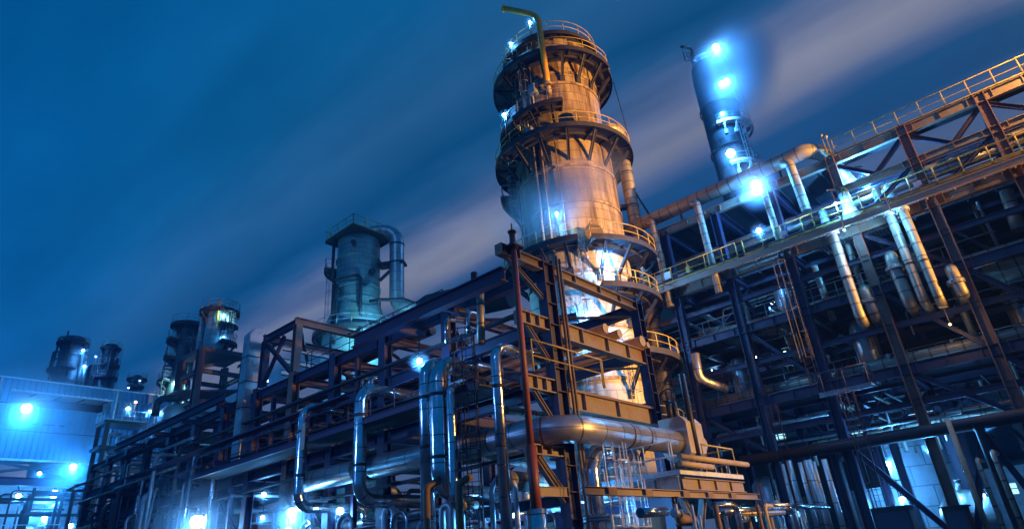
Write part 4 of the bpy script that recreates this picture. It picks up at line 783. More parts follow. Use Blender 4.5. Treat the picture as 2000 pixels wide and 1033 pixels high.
# vertical lagged lines below the walkway
D_ = 'lagged vertical lines hanging under the gantry walkway'
for (pt, pb_, x, r, lab) in (((1632, 476), (1682, 626), 39.3, .30, 'lagged pipe hanging under the walkway, leftmost of its row'), ((1688, 570), (1712, 620), 39.6, .30, 'short lagged pipe with rounded top, second from the left under the walkway'), ((1740, 505), (1782, 595), 39.6, .33, 'lagged pipe with rounded top, left of a close pair under the walkway'),
        ((1752, 455), (1808, 592), 39.35, .25, 'long lagged pipe, left one of a close pair under the walkway'), ((1778, 448), (1838, 588), 39.35, .25, 'long lagged pipe, right one of a close pair under the walkway'), ((1858, 530), (1886, 576), 39.6, .30, 'short stubby lagged pipe right of the close pair under the walkway')):
    a = PX(*pt, x); c = PX(*pb_, x); top = [Vector((a.x, a.y, 18.42))] if pt[1] < 500 else [a + Vector((3.4, 0, .1)), a + Vector((0, 0, .35))]
    pipe('hanging_pipe', lab, top + [Vector((a.x, (a.y + c.y) / 2, c.z)), Vector((a.x + 2.2, (a.y + c.y) / 2, c.z - .2))], r, M['lag'], bend=.62, n=18, group=D_, flanges=[((a.x, a.y, (18.42 if pt[1] < 500 else a.z - .5) - .15), UP)], bands=[((a.x, (a.y + c.y) / 2 + (a.y - c.y) * .0, (a.z + c.z) / 2 + .2), UP)])
pipe('hanging_pipe', 'thick lagged pipe dropping from the walkway near the right edge of the view', [PX(1965, 372, 41), PX(1990, 450, 41)], .33, M['lag'], n=16, group=D_)
pipe('hanging_pipe', 'purple lit vertical pipe inside the gantry below the walkway, left of the ribbed one', [PX(1590, 520, 42), PX(1628, 625, 42)], .22, M['lag'], n=14, group=D_)
pipe('large_duct', 'huge round ended lagged duct lying inside the gantry at the right edge', [PX(1925, 545, 43), PX(2040, 510, 43) ], .75, M['lag'], n=20)
pipe('large_duct', 'ribbed elbow of a dim duct inside the gantry below the purple beam', [PX(1370, 655, 42.5), PX(1540, 636, 42.5), PX(1560, 690, 44)], .5, M['lag'], bend=.9, n=18)
pipe('dim_elbow', 'dim silver elbow just right of the lowest ring of the tall column', [PX(1357, 690, 38.5), PX(1366, 740, 38.5), PX(1420, 760, 40)], .28, M['silver_dull'], bend=.6, n=16)
# pipes that lie on the storeys
for z, lab, xs in ((18.8, 'dark pipe lying along the walkway storey of the gantry among its like', (43.0, 44.2, 45.0, 47.2, 48.6)), (14.75, 'dark pipe lying along the middle storey of the gantry among its like', (41.2, 42.4, 43.3, 44.4)), (9.95, 'dark pipe lying along the lower storey of the gantry among its like', (41.0, 42.2, 43.6, 44.8)), (20.9, 'dull pipe slung along the upper storey of the gantry among its like', (41.4, 42.6, 44.0))):
    for x in xs:
        r = rnd.uniform(.14, .34); y0 = rnd.uniform(15, 20) if z != 20.9 else 19
        pipe('storey_pipe', lab, [(x, y0, z + r), (x, -8.5, z + r)], r, M[rnd.choice(['lag', 'steel_d', 'silver_dull'])], group='pipes lying along the storeys of the gantry', n=12)
for i in range(26):
    x = rnd.uniform(40.6, 45.5); y = rnd.uniform(-6, 19); z0, z1 = rnd.choice([(9.9, 14.2), (14.7, 18.2), (6.3, 9.4), (.1, 9.4), (.1, 6)]); r = rnd.choice([.06, .09, .12, .18])
    pipe('drop_pipe', {9.9: 'thin dim upright pipe in the middle storey of the gantry among its like', 14.7: 'thin dim upright pipe right under the walkway storey of the gantry among its like', 6.3: 'thin dim upright pipe low in the gantry among its like', .1: 'thin dim upright pipe standing on the ground in the gantry among its like'}[z0], [(x, y, z0), (x, y, z1), (x + 2.5, y, z1 - .02)], r, M[rnd.choice(['lag', 'galv', 'steel_d'])], bend=r * 3, group='thin upright pipes inside the gantry', n=10)
# vessels inside
def vessel(label, p, r, l, m, ax=(0, 1, 0), name='drum', group=None):
    p = Vector(p); ax = Vector(ax).normalized(); t = thing(name, label, 'vessel', p - UP * r, group)
    pts = [(-l / 2 - r * .5, .02), (-l / 2 - r * .45, .35), (-l / 2 - r * .3, .7), (-l / 2 - r * .12, .92), (-l / 2, 1), (l / 2, 1), (l / 2 + r * .12, .92), (l / 2 + r * .3, .7), (l / 2 + r * .45, .35), (l / 2 + r * .5, .02)]
    MB().tube([p + ax * a for a, _ in pts], r, 26, rs=[r * k for _, k in pts]).build('drum_shell', M[m], t)
    b = MB(); 
    for s in (-.3, .3): c = p + ax * l * s; b.hexa([c + ax * a + ax.cross(UP) * w - UP * z for z in (r * 1.25, r * .3) for a, w in ((-.12, -r * .8), (.12, -r * .8), (.12, r * .8), (-.12, r * .8))])
    b.build('saddle', M['steel_d'], t)
    b = MB(); b.tube([p + UP * r * .9, p + UP * r * 1.4], .18, 12); b.tube([p + UP * r * 1.38, p + UP * r * 1.45], .28, 12); b.build('nozzle', M[m], t); return t
vessel('dark horizontal drum on the upper storey of the gantry, left half', (44.6, 15.2, 20.1), 1.05, 5.5, 'steel_d'); vessel('dark horizontal drum on the upper storey of the gantry, nearer the bright lamp', (45.0, 9.0, 20.0), .9, 3.6, 'steel_d'); vessel('dark horizontal drum on the middle storey of the gantry', (47.0, 10.5, 16.2), 1.2, 7.5, 'steel_d')
vessel('dull drum at the bottom right of the gantry', (44.2, 6.0, 1.9), 1.35, 3.4, 'silver_dull', (1, .2, 0))
# valves and lit gear round the bright spot on the walkway
for i, (px, py) in enumerate(((1715, 385), (1740, 378), (1612, 432))):
    q = PX(px, py, 40.9); t = thing('valve_column', ('left', 'right', 'lower')[i] + ' one of the silver ribbed valve columns lit white beside the walkway', 'valve', (q.x, q.y, 18.75), 'lit valve columns on the walkway')
    b = MB(); pr = [(.34, 18.75), (.34, 19.0), (.2, 19.1), (.2, 19.6)]
    for k in range(5): pr += [(.2, 19.6 + k * .1), (.28, 19.63 + k * .1), (.28, 19.67 + k * .1), (.2, 19.7 + k * .1)]
    pr += [(.24, 20.1), (.26, 20.7), (.14, 20.9), (.01, 20.95)]
    b.lathe((q.x, q.y, 0), pr, 16); b.build('valve_body', M['white'], t)
    w = MB(); c = Vector((q.x - .4, q.y, 19.35)); w.tube([c + Vector((0, math.cos(k * .5236), math.sin(k * .5236))) * .32 for k in range(13)], .035, 6, caps=False); w.bar(c - UP * .3, c + UP * .3, .03, .03, (0, 1, 0)); w.bar(c - Vector((0, .3, 0)), c + Vector((0, .3, 0)), .03, .03); w.tube([c, c + Vector((.25, 0, 0))], .05, 8); w.build('hand_wheel', M['black'], t)
b = MB(); q = PX(1655, 400, 39.95); b.lathe((40.0, q.y, 18.75), [(.55, 0), (.5, .6), (.35, 1.2), (.3, 2.2)], 18); tag(b.build('lit_sleeve', M['white']), 'white painted column sleeve blazing under the lamp on the walkway', 'sleeve')
b = MB(); b.tube([PX(1648, 392, 39.7), PX(1642, 362, 39.7), PX(1655, 372, 39.6), PX(1660, 395, 39.6)], .05, 8, .2); tag(b.build('hose_hook', M['yellow']), 'looped hose hung over the white column sleeve on the walkway', 'hose')
for y0, y1, z in ((8.0, 6.2, 18.0), (5.6, 4.0, 18.0)):
    b = MB()
    for k in range(9): yy = y0 + (y1 - y0) * k / 8; b.bar((39.9, yy, z), (41.6, yy, z), .04, .05)
    for k in range(6): xx = 39.9 + 1.7 * k / 5; b.bar((xx, y0, z + .06), (xx, y1, z + .06), .03, .04)
    b.build('grating_panel', M['galv'], Q)
lamp('largest hazy cold lamp on the gantry, just under the thick roof pipe', PX(1475, 360, 39.0), .42, 2600, color=(.05, .34, 1.0), arm=PX(1490, 385, 40))
lamp('cold lamp on a slim post at the left half of the walkway', PX(1482, 450, 38.9), .26, 700, color=(.05, .34, 1.0), post=(38.72, PX(1482, 450, 38.9).y - .25, 18.74))
lamp('cold lamp among the braces of the gantry, above the lit valve columns', PX(1687, 352, 41.6), .24, 4500)
lamp('hidden cold lamp dazzling the white column sleeve on the walkway', PX(1632, 398, 38.55), .14, 1500)
lamp('cold lamp under the level pipe at the foot of the gantry', PX(1815, 872, 41.0), .2, 1300)
lamp('cold tube lamp low in the ground floor opening of the gantry', PX(1762, 975, 43.5), .26, 900)
lamp('small cold lamp low by the right edge under the gantry', PX(1921, 967, 42), .13, 250)
lamp('tiny cold lamp above the level pipe near the right edge', PX(1924, 827, 43), .12, 150)
for px, py, lab in ((1604, 266, 'left'), (1613, 268, 'right')):
    q = PX(px, py, 39.9); lamp(lab + ' of two unlit box lamps on slanted posts above the roof pipe elbow', q, .2, 0, lit=False, lens='galv', post=(39.9, q.y, 23.8), mast='yellow', name='unlit_lamp', cat='lamp')
# warm sodium lamp of the roof walkway beyond the right edge
lamp('sodium lamp of the roof walkway past the right edge of the view', Vector((37.0, -6.2, 25.6)), .3, 3300, color=(1, .5, .12), lens='lens_y', post=(38.9, -6.9, 18.74))
# lines on the ground right of the platform
for i, (px, pt, pb_, x, r) in enumerate(((1528, 905, 985, 37.6, .10), (1540, 898, 985, 37.4, .16), (1562, 902, 985, 37.2, .12), (1572, 898, 990, 37.8, .14), (1580, 897, 990, 37.3, .16), (1588, 900, 990, 37.5, .11), (1609, 896, 1030, 37.0, .15))):
    a = PX(px, pt, x); pipe('upright_pipe', ['leftmost thin', 'second, thick', 'third, thin', 'fourth', 'fifth, thick', 'sixth, thin', 'rightmost, tallest'][i] + ' one of the cluster of orange edged silver uprights right of the platform', [a, (a.x, a.y, .2)], r, M['silver_dull'], group='cluster of silver uprights before the gantry', n=14)
YB = 8.9
for i, (px, pt, r, m, lab) in enumerate(((1437, 985, .10, 'silver', 'silver upright with a level arm, left of the low pipe cluster'), (1396, 985, .09, 'brown', 'brown upright at the left of the low pipe cluster'), (1478, 984, .06, 'brown', 'slim brown upright in the low pipe cluster'), (1492, 985, .07, 'beige', 'beige hooked upright in the low pipe cluster'), (1545, 992, .13, 'silver', 'thick silver upright at the right of the low pipe cluster'), (1565, 1000, .09, 'silver', 'short silver upright at the right of the low pipe cluster'), (1350, 985, .05, 'galv', 'thin upright behind the platform support'), (1365, 1005, .05, 'galv', 'short thin upright behind the platform support'), (1505, 1010, .08, 'beige', 'low beige upright in the low pipe cluster'), (1525, 1008, .08, 'silver', 'low silver upright in the low pipe cluster'), (1415, 1000, .07, 'galv', 'grey upright in the low pipe cluster'), (1460, 1003, .08, 'brown', 'short brown upright in the low pipe cluster'))):
    a = PY(px, pt, YB + i * .1); hk = [a + Vector((-1.2, .2, 0))] if i in (0, 4) else ([a + Vector((.7, 0, -.05))] if i in (3,) else [])
    pipe('ground_pipe', lab, hk + [a, (a.x, a.y, .1)], r, M[m], bend=.25, n=12, group='low pipe cluster before the gantry')
for i, (pa_, pb_, r, m, lab) in enumerate((((1395, 1000), (1535, 992), .12, 'silver', 'level silver pipe, upper front of the low pipe cluster'), ((1440, 1003), (1530, 1000), .10, 'lag', 'level brass pipe in the low pipe cluster'), ((1500, 985), (1618, 990), .09, 'silver', 'level silver pipe at the back of the low pipe cluster'), ((1250, 1001), (1300, 998), .13, 'silver', 'level silver pipe under the platform'))):
    pipe('ground_pipe', lab, [PY(*pa_, YB + .5), PY(*pb_, YB + .5)], r, M[m], n=14, group='low pipe cluster before the gantry')
for px, py in ((1520, 990), (1452, 1012), (1322, 1002)): valve({1520: 'hand wheel valve at the right of the low pipe cluster', 1452: 'hand wheel valve low in the middle of the pipe cluster', 1322: 'hand wheel valve under the small platform'}[px], PY(px, py, 9.4), (1, 0, 0), .2)
pipe('brown_elbow', 'brown elbow pipe under the small platform', [PY(1322, 1000, 10.9), PY(1328, 1015, 10.9), PY(1352, 1014, 10.9)], .2, M['brown'], bend=.3, n=16)
b = MB(); q = PY(1245, 1000, 22.0); b.lathe((q.x, q.y, 0), [(2.2, 0), (2.2, 5.2), (2.0, 5.6), (.01, 6.0)], 36); tag(b.build('low_tank', M['tower']), 'orange lit plated tank behind the V supports of the small platform', 'tank')
# dark cabinets in the foreground right
for (px0, px1, py, x, lab) in ((1700, 1775, 995, 37.5, 'left dark equipment cabinet in front of the gantry opening'), (1838, 1885, 992, 37.0, 'right dark equipment cabinet in front of the gantry opening')):
    a = PX(px0, py, x); c = PX(px1, py, x); t = thing('equipment_cabinet', lab, 'cabinet', (x, (a.y + c.y) / 2, 0)); MB().box(x, x + 1.2, c.y, a.y, .15, a.z).build('cabinet_body', M['steel_d'], t)
    MB().box(x - .1, x + 1.3, c.y - .1, a.y + .1, a.z, a.z + .06).build('cabinet_roof', M['steel_d'], t); MB().box(x - .02, x - .003, c.y + .15, a.y - .15, .4, a.z - .2).build('cabinet_door', M['steel'], t)
# the pale column leaning in the bottom right: a lit inclined pipe strut
pipe('strut_pipe', 'long pale edged strut rising before the gantry at the bottom right', [PX(1850, 818, 38.2), PX(1940, 1060, 38.2)], .12, M['beige'], n=12)
# what is lit behind the gantry
for i, (px, r, h, lab) in enumerate(((1722, 2.3, 8.5, 'white upright tank glowing in blue mist behind the gantry opening, left one'), (1800, 3.4, 8.0, 'wide white upright tank glowing behind the gantry opening, right one'))):
    q = PX(px, 950, 60 + i * 3); t = thing('storage_tank', lab, 'tank', (q.x, q.y, 0)); MB().lathe((q.x, q.y, 0), [(r, 0), (r, h), (r * .6, h + .5), (.01, h + .7)], 36).build('tank_shell', M['tank'], t)
    b = MB(); rail(b, [Vector((q.x, q.y, h)) + dirn(R_(a)) * r * .98 for a in range(-100, 101, 10)], 1.0, 1.5, .035, False); b.build('railing', M['yellow'], t)
lamp('cold floodlight above the misty white tanks behind the gantry', PX(1735, 905, 55), .3, 3800, post=(55, PX(1735, 905, 55).y, 0))
def hall(name, label, x0, x1, y0, y1, h, wins, m='steel_d', cat='building'):
    t = thing(name, label, cat, ((x0 + x1) / 2, (y0 + y1) / 2, 0)); MB().box(x0, x1, y0, y1, 0, h).build('wall', M[m], t)
    MB().box(x0 - .3, x1 + .3, y0 - .3, y1 + .3, h, h + .3).build('roof', M['steel_d'], t)
    for ya, yb, za, zb, wm in wins:
        b = MB(); n = max(1, int((yb - ya) / .9))
        for k in range(n): b.box(x0 - .04, x0 - .005, ya + (yb - ya) * k / n + .06, ya + (yb - ya) * (k + 1) / n - .06, za, zb)
        w = b.build('window', M[wm], t); MB().box(x0 - .1, x0 - .045, ya, yb, (za + zb) / 2 - .03, (za + zb) / 2 + .03).build('glazing_bar', M['steel_d'], w)
    return t
hall('process_hall', 'long dark hall with strips of lit windows seen through the foot of the gantry', 74, 82, -20, 34, 17, [(23.3, 26.3, 13.5, 15.3, 'win_b'), (24, 27.5, 11.2, 12.3, 'win_b'), (21.6, 23.6, 10.4, 11.3, 'win_o'), (13, 17.8, 9.6, 11.7, 'win_b'), (9, 12.4, 11.8, 13.2, 'win_b'), (24, 27, 10.2, 11, 'win_b'), (20.5, 22, 10.6, 11.2, 'win_b'), (17, 19.5, 9.6, 10.4, 'win_b'), (14, 15.5, 10.3, 11.2, 'win_o'), (9, 12, 9.4, 10.2, 'win_b'), (25, 28, 6.6, 7.6, 'win_b'), (21.5, 23, 6.2, 7.2, 'win_o'), (17.5, 19, 6.4, 7.2, 'win_b'), (13, 14.5, 6.4, 7.4, 'win_b'), (24, 30, 3.6, 4.2, 'win_b'), (15, 20, 3.4, 4.0, 'win_b'), (-2, 0, 4.6, 5.2, 'win_b')])
for i, (px, py) in enumerate(((1506, 594), (1540, 638), (1528, 690), (1470, 700), (1552, 748), (1630, 760), (1396, 722))):
    q = PX(px, py, 46.3); lab = ['tube lamp glinting high in the dark of the gantry under the walkway', 'tube lamp glinting at the ribbed dim elbow in the gantry', 'tube lamp glinting below the ribbed dim elbow in the gantry', 'tube lamp glinting left in the lower dark of the gantry', 'tube lamp glinting in the middle dark of the gantry', 'tube lamp glinting left of the thick dark gantry column', 'tube lamp glinting near the lowest ring of the tall column'][i]
    t = thing('tube_lamp', lab, 'lamp', q); MB().box(q.x, q.x + .1, q.y - .28, q.y + .28, q.z, q.z + .1).build('tube', M['lens_s'], t); b = MB(); b.box(q.x - .03, q.x + .13, q.y - .3, q.y + .3, q.z + .1, q.z + .16)
    for s_ in (-.2, .2): b.tube([(q.x + .05, q.y + s_, q.z + .15), (q.x + .05, q.y + s_, q.z + 1.6)], .02, 5)
    b.build('fitting', M['galv'], t); ld = bpy.data.lights.new('bulb', 'POINT'); ld.energy = 35; ld.color = (.16, .45, 1); ld.shadow_soft_size = .1; lo = bpy.data.objects.new('bulb', ld); COL.objects.link(lo); lo.parent = t; lo.location = (0, 0, -.3)
# the close lattice inside the gantry
for x, zs in ((40.0, (16.4, 12.0, 7.7)), (43.0, (18.3, 14.2, 12.2, 9.4)), (46.0, (16.4, 12.0, 7.7)), (49.0, (18.3, 14.2, 9.4))):
    for z in zs: MB().ib((x + .03, 20.2 if x < 45 else 26, z), (x + .03, -8.9, z), .22, .34, .03).build('secondary_beam', M['steel'], Q)
for i in range(34):
    y0 = rnd.choice(GY[1:7]); z = rnd.choice([(6.3, 9.2), (9.9, 14.0), (14.8, 18.0)]); x = rnd.choice([41.0, 43.05, 46.08, 46.08, 49.0]); y1 = y0 - rnd.choice([2.05, 4.1])
    if rnd.random() < .5: y0, y1 = y1, y0
    MB().ib((x, y0, z[0]), (x, y1, z[1]), .16, .16, .02).build('diagonal_brace', M['steel'], Q)
for z, x, ya, yb in ((14.67, 40.5, 20, 2.2), (9.9, 40.6, 20, 8.2), (9.9, 42.1, 7.3, -8.8), (18.78, 42.3, 20, 6), (14.67, 43.1, 1.9, -8.8)):
    rail(MB(), [(x, ya, z), (x, yb, z)], 1.1, 1.5, .03, True).build('railing', M['steel_d' if x > 42.2 else 'galv'], Q)
for i in range(30):
    z = rnd.choice([6.6, 7.4, 8.6, 10.6, 12.4, 13.4, 15.3, 16.6, 17.6, 20.0]); y = rnd.uniform(-6, 19.5); r = rnd.choice([.06, .09, .14, .2])
    pipe('cross_line', 'thin level pipe crossing the dark inside of the gantry among its like', [(40.6, y, z), (48, y, z), (48, y, z - 1.5)], r, M[rnd.choice(['lag', 'silver_dull', 'steel_d', 'galv'])], bend=r * 3, group='thin level pipes crossing the gantry', n=10)
for i in range(16):
    z = rnd.choice([7.0, 8.2, 11.0, 12.8, 16.0, 17.4, 19.6]); x = rnd.uniform(40.4, 45); y0 = rnd.uniform(4, 19); r = rnd.choice([.05, .08, .12])
    pipe('long_line', 'thin pipe running along the dark inside of the gantry among its like', [(x, y0, z - 1.4), (x, y0, z), (x, y0 - rnd.uniform(4, 11), z)], r, M[rnd.choice(['lag', 'silver_dull', 'galv'])], bend=r * 3, group='thin pipes running along the gantry', n=10)
for i, (x, y, z0, h, r) in enumerate(((43.2, 16.2, 9.9, 3.6, .6), (43.4, 12.0, 14.7, 3.0, .55), (42.6, 7.8, 9.9, 3.8, .7), (43.8, 3.6, 14.7, 2.9, .6), (43.6, 0, 9.9, 3.6, .65), (42.0, 15.9, .1, 5.2, .8))):
    b = MB(); b.lathe((x, y, z0), [(r * .6, 0), (r, .25), (r, h - .5), (r * .7, h - .15), (r * .3, h), (.01, h)], 22); t = tag(b.build('upright_vessel', M['silver_dull']), ['dim upright vessel left in the middle storey of the gantry', 'dim upright vessel under the walkway left of the hanging pipes', 'dim upright vessel in the middle storey below the ribbed hanging pipe', 'dim upright vessel behind the hanging pipes', 'dim upright vessel in the middle storey near the right edge', 'tall dim upright vessel on the ground behind the silver uprights'][i], 'vessel')

lamp('hidden added cold fill lamp under the walkway beside the leftmost hanging pipe', Vector((38.6, 6.2, 18.0)), .1, 260, color=(.14, .5, 1))  # added lamp standing in for light falling through the walkway grating
lamp('hidden added cold fill lamp under the walkway beside the close pair of hanging pipes', Vector((38.6, 3.6, 18.0)), .1, 260, color=(.14, .5, 1))  # second added lamp that brightens the hanging pipes from below the deck
lamp('hidden added warm fill lamp in the middle storey below the hanging pipes', Vector((38.6, 3.0, 11.0)), .1, 50, color=(1, .62, .2), lens='lens_y')  # added to warm the lower ends of the hanging pipes
hall('warm shed', 'small shed with warm lit windows behind the white tanks at the foot of the gantry', 66, 69, 4, 18, 5.5, [(11.6, 13.6, 1.6, 4.2, 'win_o'), (8.6, 10.4, 2.6, 4.4, 'win_o'), (14.5, 16.5, 2.2, 3.6, 'win_b'), (5, 6, 3.4, 4.2, 'win_b')], 'galv', 'shed').name = 'warm_shed'

for y, z, m_, w, h in ((18.0, 19.05, 'white', .5, .55), (16.4, 19.0, 'yellow', .3, .45), (1.9, 19.05, 'white', .4, .3), (9.6, 19.1, 'white', .35, .3)): MB().box(38.66, 38.68, y - w / 2, y + w / 2, z, z + h).build('sign_plate', M[m_], wk_g)
b = MB(); b.tube([(38.64, 19.5, 18.9), (38.64, 13, 18.86), (38.64, 6, 18.9), (38.64, -8, 18.87)], .035, 6); tag(b.build('hose', M['black']), 'black cable clamped along the foot of the gantry walkway rail', 'cable')
for i in range(9):
    y = 4.8 - i * .75; x = 38.9 - (i % 3) * .5; r = rnd.choice([.06, .1, .16]); z1 = rnd.uniform(2.2, 5.2)
    pipe('corner_pipe', 'slanting looking upright pipe at the bottom right before the gantry among its like', [(x + 2, y, z1), (x, y, z1), (x, y, .1)], r, M[rnd.choice(['silver', 'silver_dull', 'steel_d', 'lag'])], bend=r * 3, group='uprights at the bottom right before the gantry', n=10)
br((39.6, .8, 5.7), (39.6, 2.6, .2), .26, 'steel_d'); br((39.6, -.2, 5.7), (39.6, -2.0, .2), .26, 'steel_d'); br((41.5, 2.4, 5.7), (41.5, -.4, .2), .22)
# ------------------------------------------------------------------ left: the sheeted hall and what stands by it
HY = 85.0
H = thing('sheeted_hall', 'corrugated pale blue lit hall on the left with a long dark opening below its eaves', 'building', (20, HY, 0))
def corr(x0, x1, z0, z1, y=HY, pitch=.56, d=.12):
    b = MB(); pts = []; x = x0
    while x < x1:
        for f, dd in ((0, 0), (.32, 0), (.42, -d), (.9, -d), (1.0, 0)):
            xx = min(x + pitch * f, x1)
            if not pts or xx > pts[-1][0] + 1e-4: pts.append((xx, y + dd))
        x += pitch
    n = len(b.v)
    for xx, yy in pts: b.v += [Vector((xx, yy, z0)), Vector((xx, yy, z1))]
    for k in range(len(pts) - 1): b.face([n + 2 * k, n + 2 * k + 2, n + 2 * k + 3, n + 2 * k + 1])
    return b
hx0, hx1 = 12.6, 33.5
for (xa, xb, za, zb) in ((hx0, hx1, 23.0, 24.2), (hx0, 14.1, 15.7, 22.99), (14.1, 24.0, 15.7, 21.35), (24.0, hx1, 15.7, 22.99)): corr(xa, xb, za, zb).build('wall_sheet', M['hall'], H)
b = MB(); b.box(hx0 - .1, hx1 + .1, HY - .25, HY + 30, 24.2, 24.32); b.box(hx0, hx1, HY - .2, HY - .13, 15.5, 15.72); b.build('trim', M['white'], H)
MB().box(hx0, hx0 + .1, HY + .1, HY + 30, 15.7, 24.19).build('side_wall', M['hall'], H)
MB().box(14.1, 24.0, HY + 3.0, HY + 3.1, 15.7, 23.0).build('inner_wall', M['steel_d'], H)
for k in range(4): MB().ib((14.3 + k * 2.4, HY + .5, 21.4), (14.3 + k * 2.4 + 2.2, HY + .5, 22.9), .14, .14, .02).build('brace', M['steel_d'], H)
for z in (18.6,): MB().box(hx0, hx1, HY - .15, HY - .125, z, z + .09).build('lap_strip', M['steel'], H)
for x in (hx0 + .35, 24.4, 29.0): MB().tube([(x, HY - .22, 24.1), (x, HY - .22, 15.8)], .09, 8).build('downpipe', M['white'], H)
for x in (15.5, 16.6, 17.7, 18.2, 19.2): MB().box(x, x + .5, HY - .2, HY - .13, 19.4, 19.55).build('vent_slot', M['steel_d'], H)
MB().bar((14.1, HY + .1, 22.98), (24.0, HY + .1, 22.98), .3, .2).build('lintel', M['white'], H)
for x in (12.9, 23.6, 33): MB().ib((x, HY + .4, 0), (x, HY + .4, 15.6), .5, .5, .05, (0, 1, 0)).build('column', M['white'], H)
MB().ib((4, HY - .5, 13.5), (24.5, HY - .5, 13.3), .4, .8, .05).build('girder', M['steel'], H)
for p, q in (((10.5, HY - .6, 15.9), (23.4, HY - .6, 13.7)), ((11, HY - .9, 13.6), (24.0, HY - .9, 15.8))): MB().bar(p, q, .2, .28).build('cross_brace', M['steel_d'], H)
MB().box(4, 26, HY + 12, HY + 12.2, 0, 15.4).build('inner_wall', M['white'], H)
# things lit inside the open bay
for i in range(22):
    x = rnd.uniform(11, 23.5); y = HY + rnd.uniform(1, 9); z1 = rnd.uniform(6.5, 12.5); r = rnd.choice([.12, .2, .3])
    pipe('bay_pipe', 'pale upright pipe among its like in the dazzling open bay under the sheeted hall', [(x, y, .1), (x, y, z1), (x + rnd.choice([-2, 2]), y, z1)], r, M[rnd.choice(['white', 'galv', 'silver'])], bend=r * 3, group='pipes in the open bay under the sheeted hall', n=10)
for i in range(5):
    x = 11 + i * 2.6; vessel(['dim drum at the left edge', 'second drum from the left', 'middle drum', 'fourth drum from the left', 'rightmost drum'][i] + ' in the dazzling open bay under the sheeted hall', (x, HY + 4, 7 + (i % 2) * 1.5), .8, 2, 'galv', (1, 0, 0))
for i in range(12):
    x = rnd.uniform(10, 23); z = rnd.uniform(8.8, 13); r = rnd.choice([.1, .16, .25]); y = HY + rnd.uniform(.8, 3)
    pipe('bay_line', 'dark level pipe crossing the dazzling open bay under the sheeted hall among its like', [(x, y, 8.2), (x, y, z), (x + rnd.uniform(2, 5), y, z)], r, M[rnd.choice(['steel_d', 'steel', 'galv'])], bend=r * 3, group='dark pipes in the open bay under the sheeted hall', n=10)
for i, x in enumerate((11.5, 15.0, 18.6, 21.4)): MB().ib((x, HY + 1.2, 8.1), (x, HY + 1.2, 13.0), .28, .28, .03, (0, 1, 0)).build('post', M['steel_d'], H)
for z in (10.2, 11.8): MB().ib((9, HY + 1.2, z), (23.5, HY + 1.2, z), .2, .3, .03).build('girder', M['steel_d'], H)
b = MB(); b.box(9, 24, HY + .6, HY + 10, 8.0, 8.1); bf = b.build('bay_floor', M['steel'], H)
rail(MB(), [(9, HY + .7, 8.1), (24, HY + .7, 8.1)], 1.1, 1.6, .05).build('railing', M['white'], bf)
LC = (.02, .33, 1.0)
def pl_(lab, px, py, y, s, pw, **k): q = PY(px, py, y); return lamp(lab, q, s, pw, color=k.pop('color', LC), **k)
pl_('huge street lamp on a long arm before the sheeted hall at the left edge', 52, 797, 78, .72, 4200, arm=PY(-40, 782, 78))
pl_('dazzling lamp at the lower right corner of the sheeted hall, over the crossed braces', 143, 911, 82, .5, 3000, arm=PY(160, 905, 85))
pl_('largest lamp inside the open bay under the sheeted hall', 106, 964, 87, .7, 1600, arm=PY(106, 940, 88))
pl_('smaller lamp inside the open bay, left of the largest', 36, 968, 87, .4, 600, arm=PY(36, 940, 88))
pl_('dazzling lamp low in the open bay, left of centre', 62, 1003, 88, .5, 700)
pl_('dazzling lamp low in the open bay, right of centre', 88, 1012, 88, .55, 1000)
pl_('small lamp among the pipes at the upper edge of the open bay', 77, 924, 88, .3, 700)
pl_('lamp in the very bottom of the view, right of the open bay', 138, 1026, 80, .35, 900)
# small railed frame between hall and rack, with lamps
Y9 = 74.0
fz = PY(250, 815, Y9); F9 = thing('lamp_frame', 'small dark railed frame with lamps on top, standing before the sheeted hall', 'platform frame', (fz.x, Y9, 0))
x0, x1 = PY(212, 825, Y9).x, PY(285, 825, Y9).x; zz = PY(250, 822, Y9).z
for z in (zz, zz - 2.6): b = MB(); b.box(x0 - .4, x1 + .2, Y9, Y9 + 3, z - .3, z); b.build('deck_plate', M['steel_d'], F9)
for x in (x0, x1):
    for y in (Y9 + .15, Y9 + 2.8): MB().ib((x, y, 0), (x, y, zz - .31), .35, .35, .04).build('column', M['steel_d'], F9)
rail(MB(), [(x0 - .3, Y9 + 2.9, zz), (x0 - .3, Y9 + .1, zz), (x1, Y9 + .1, zz)], 1.1, 1.1, .04).build('railing', M['galv'], F9)
for i in range(6): pipe('frame_pipe', 'dark hooked pipe inside the small railed frame before the sheeted hall among its like', [(x0 + .5 + i * .6, Y9 + 1 + (i % 3) * .5, 2), (x0 + .5 + i * .6, Y9 + 1 + (i % 3) * .5, zz - 1.2 - (i % 2) * 2.9), (x0 + 1.6 + i * .6, Y9 + 1 + (i % 3) * .5, zz - 1.2 - (i % 2) * 2.9)], .14, M['galv'], bend=.4, group='pipes inside the small railed frame', n=10)
pl_('cold lamp on the small railed frame before the sheeted hall', 250, 798, Y9 + .6, .3, 900, post=(PY(250, 798, Y9 + .6).x, Y9 + .6, zz))
pl_('yellow lamp above the small railed frame before the sheeted hall', 265, 785, Y9 + .9, .22, 300, color=(1, .8, .3), lens='lens_y', post=(PY(265, 785, Y9 + .9).x, Y9 + .9, zz))
pl_('cold lamp by the dark elbow pipe right of the small railed frame', 293, 803, Y9, .2, 500, post=(PY(293, 803, Y9).x, Y9, 8))
pipe('dark_elbow', 'dark elbow pipe rising over the roof right of the small railed frame', [PY(303, 812, 72), PY(306, 778, 72), PY(352, 777, 70)], .38, M['black'], bend=.9, n=16)
vessel('pale domed drum behind the small railed frame', PY(335, 812, 73), 1.2, 1.6, 'galv', (0, 1, 0), 'domed_drum')
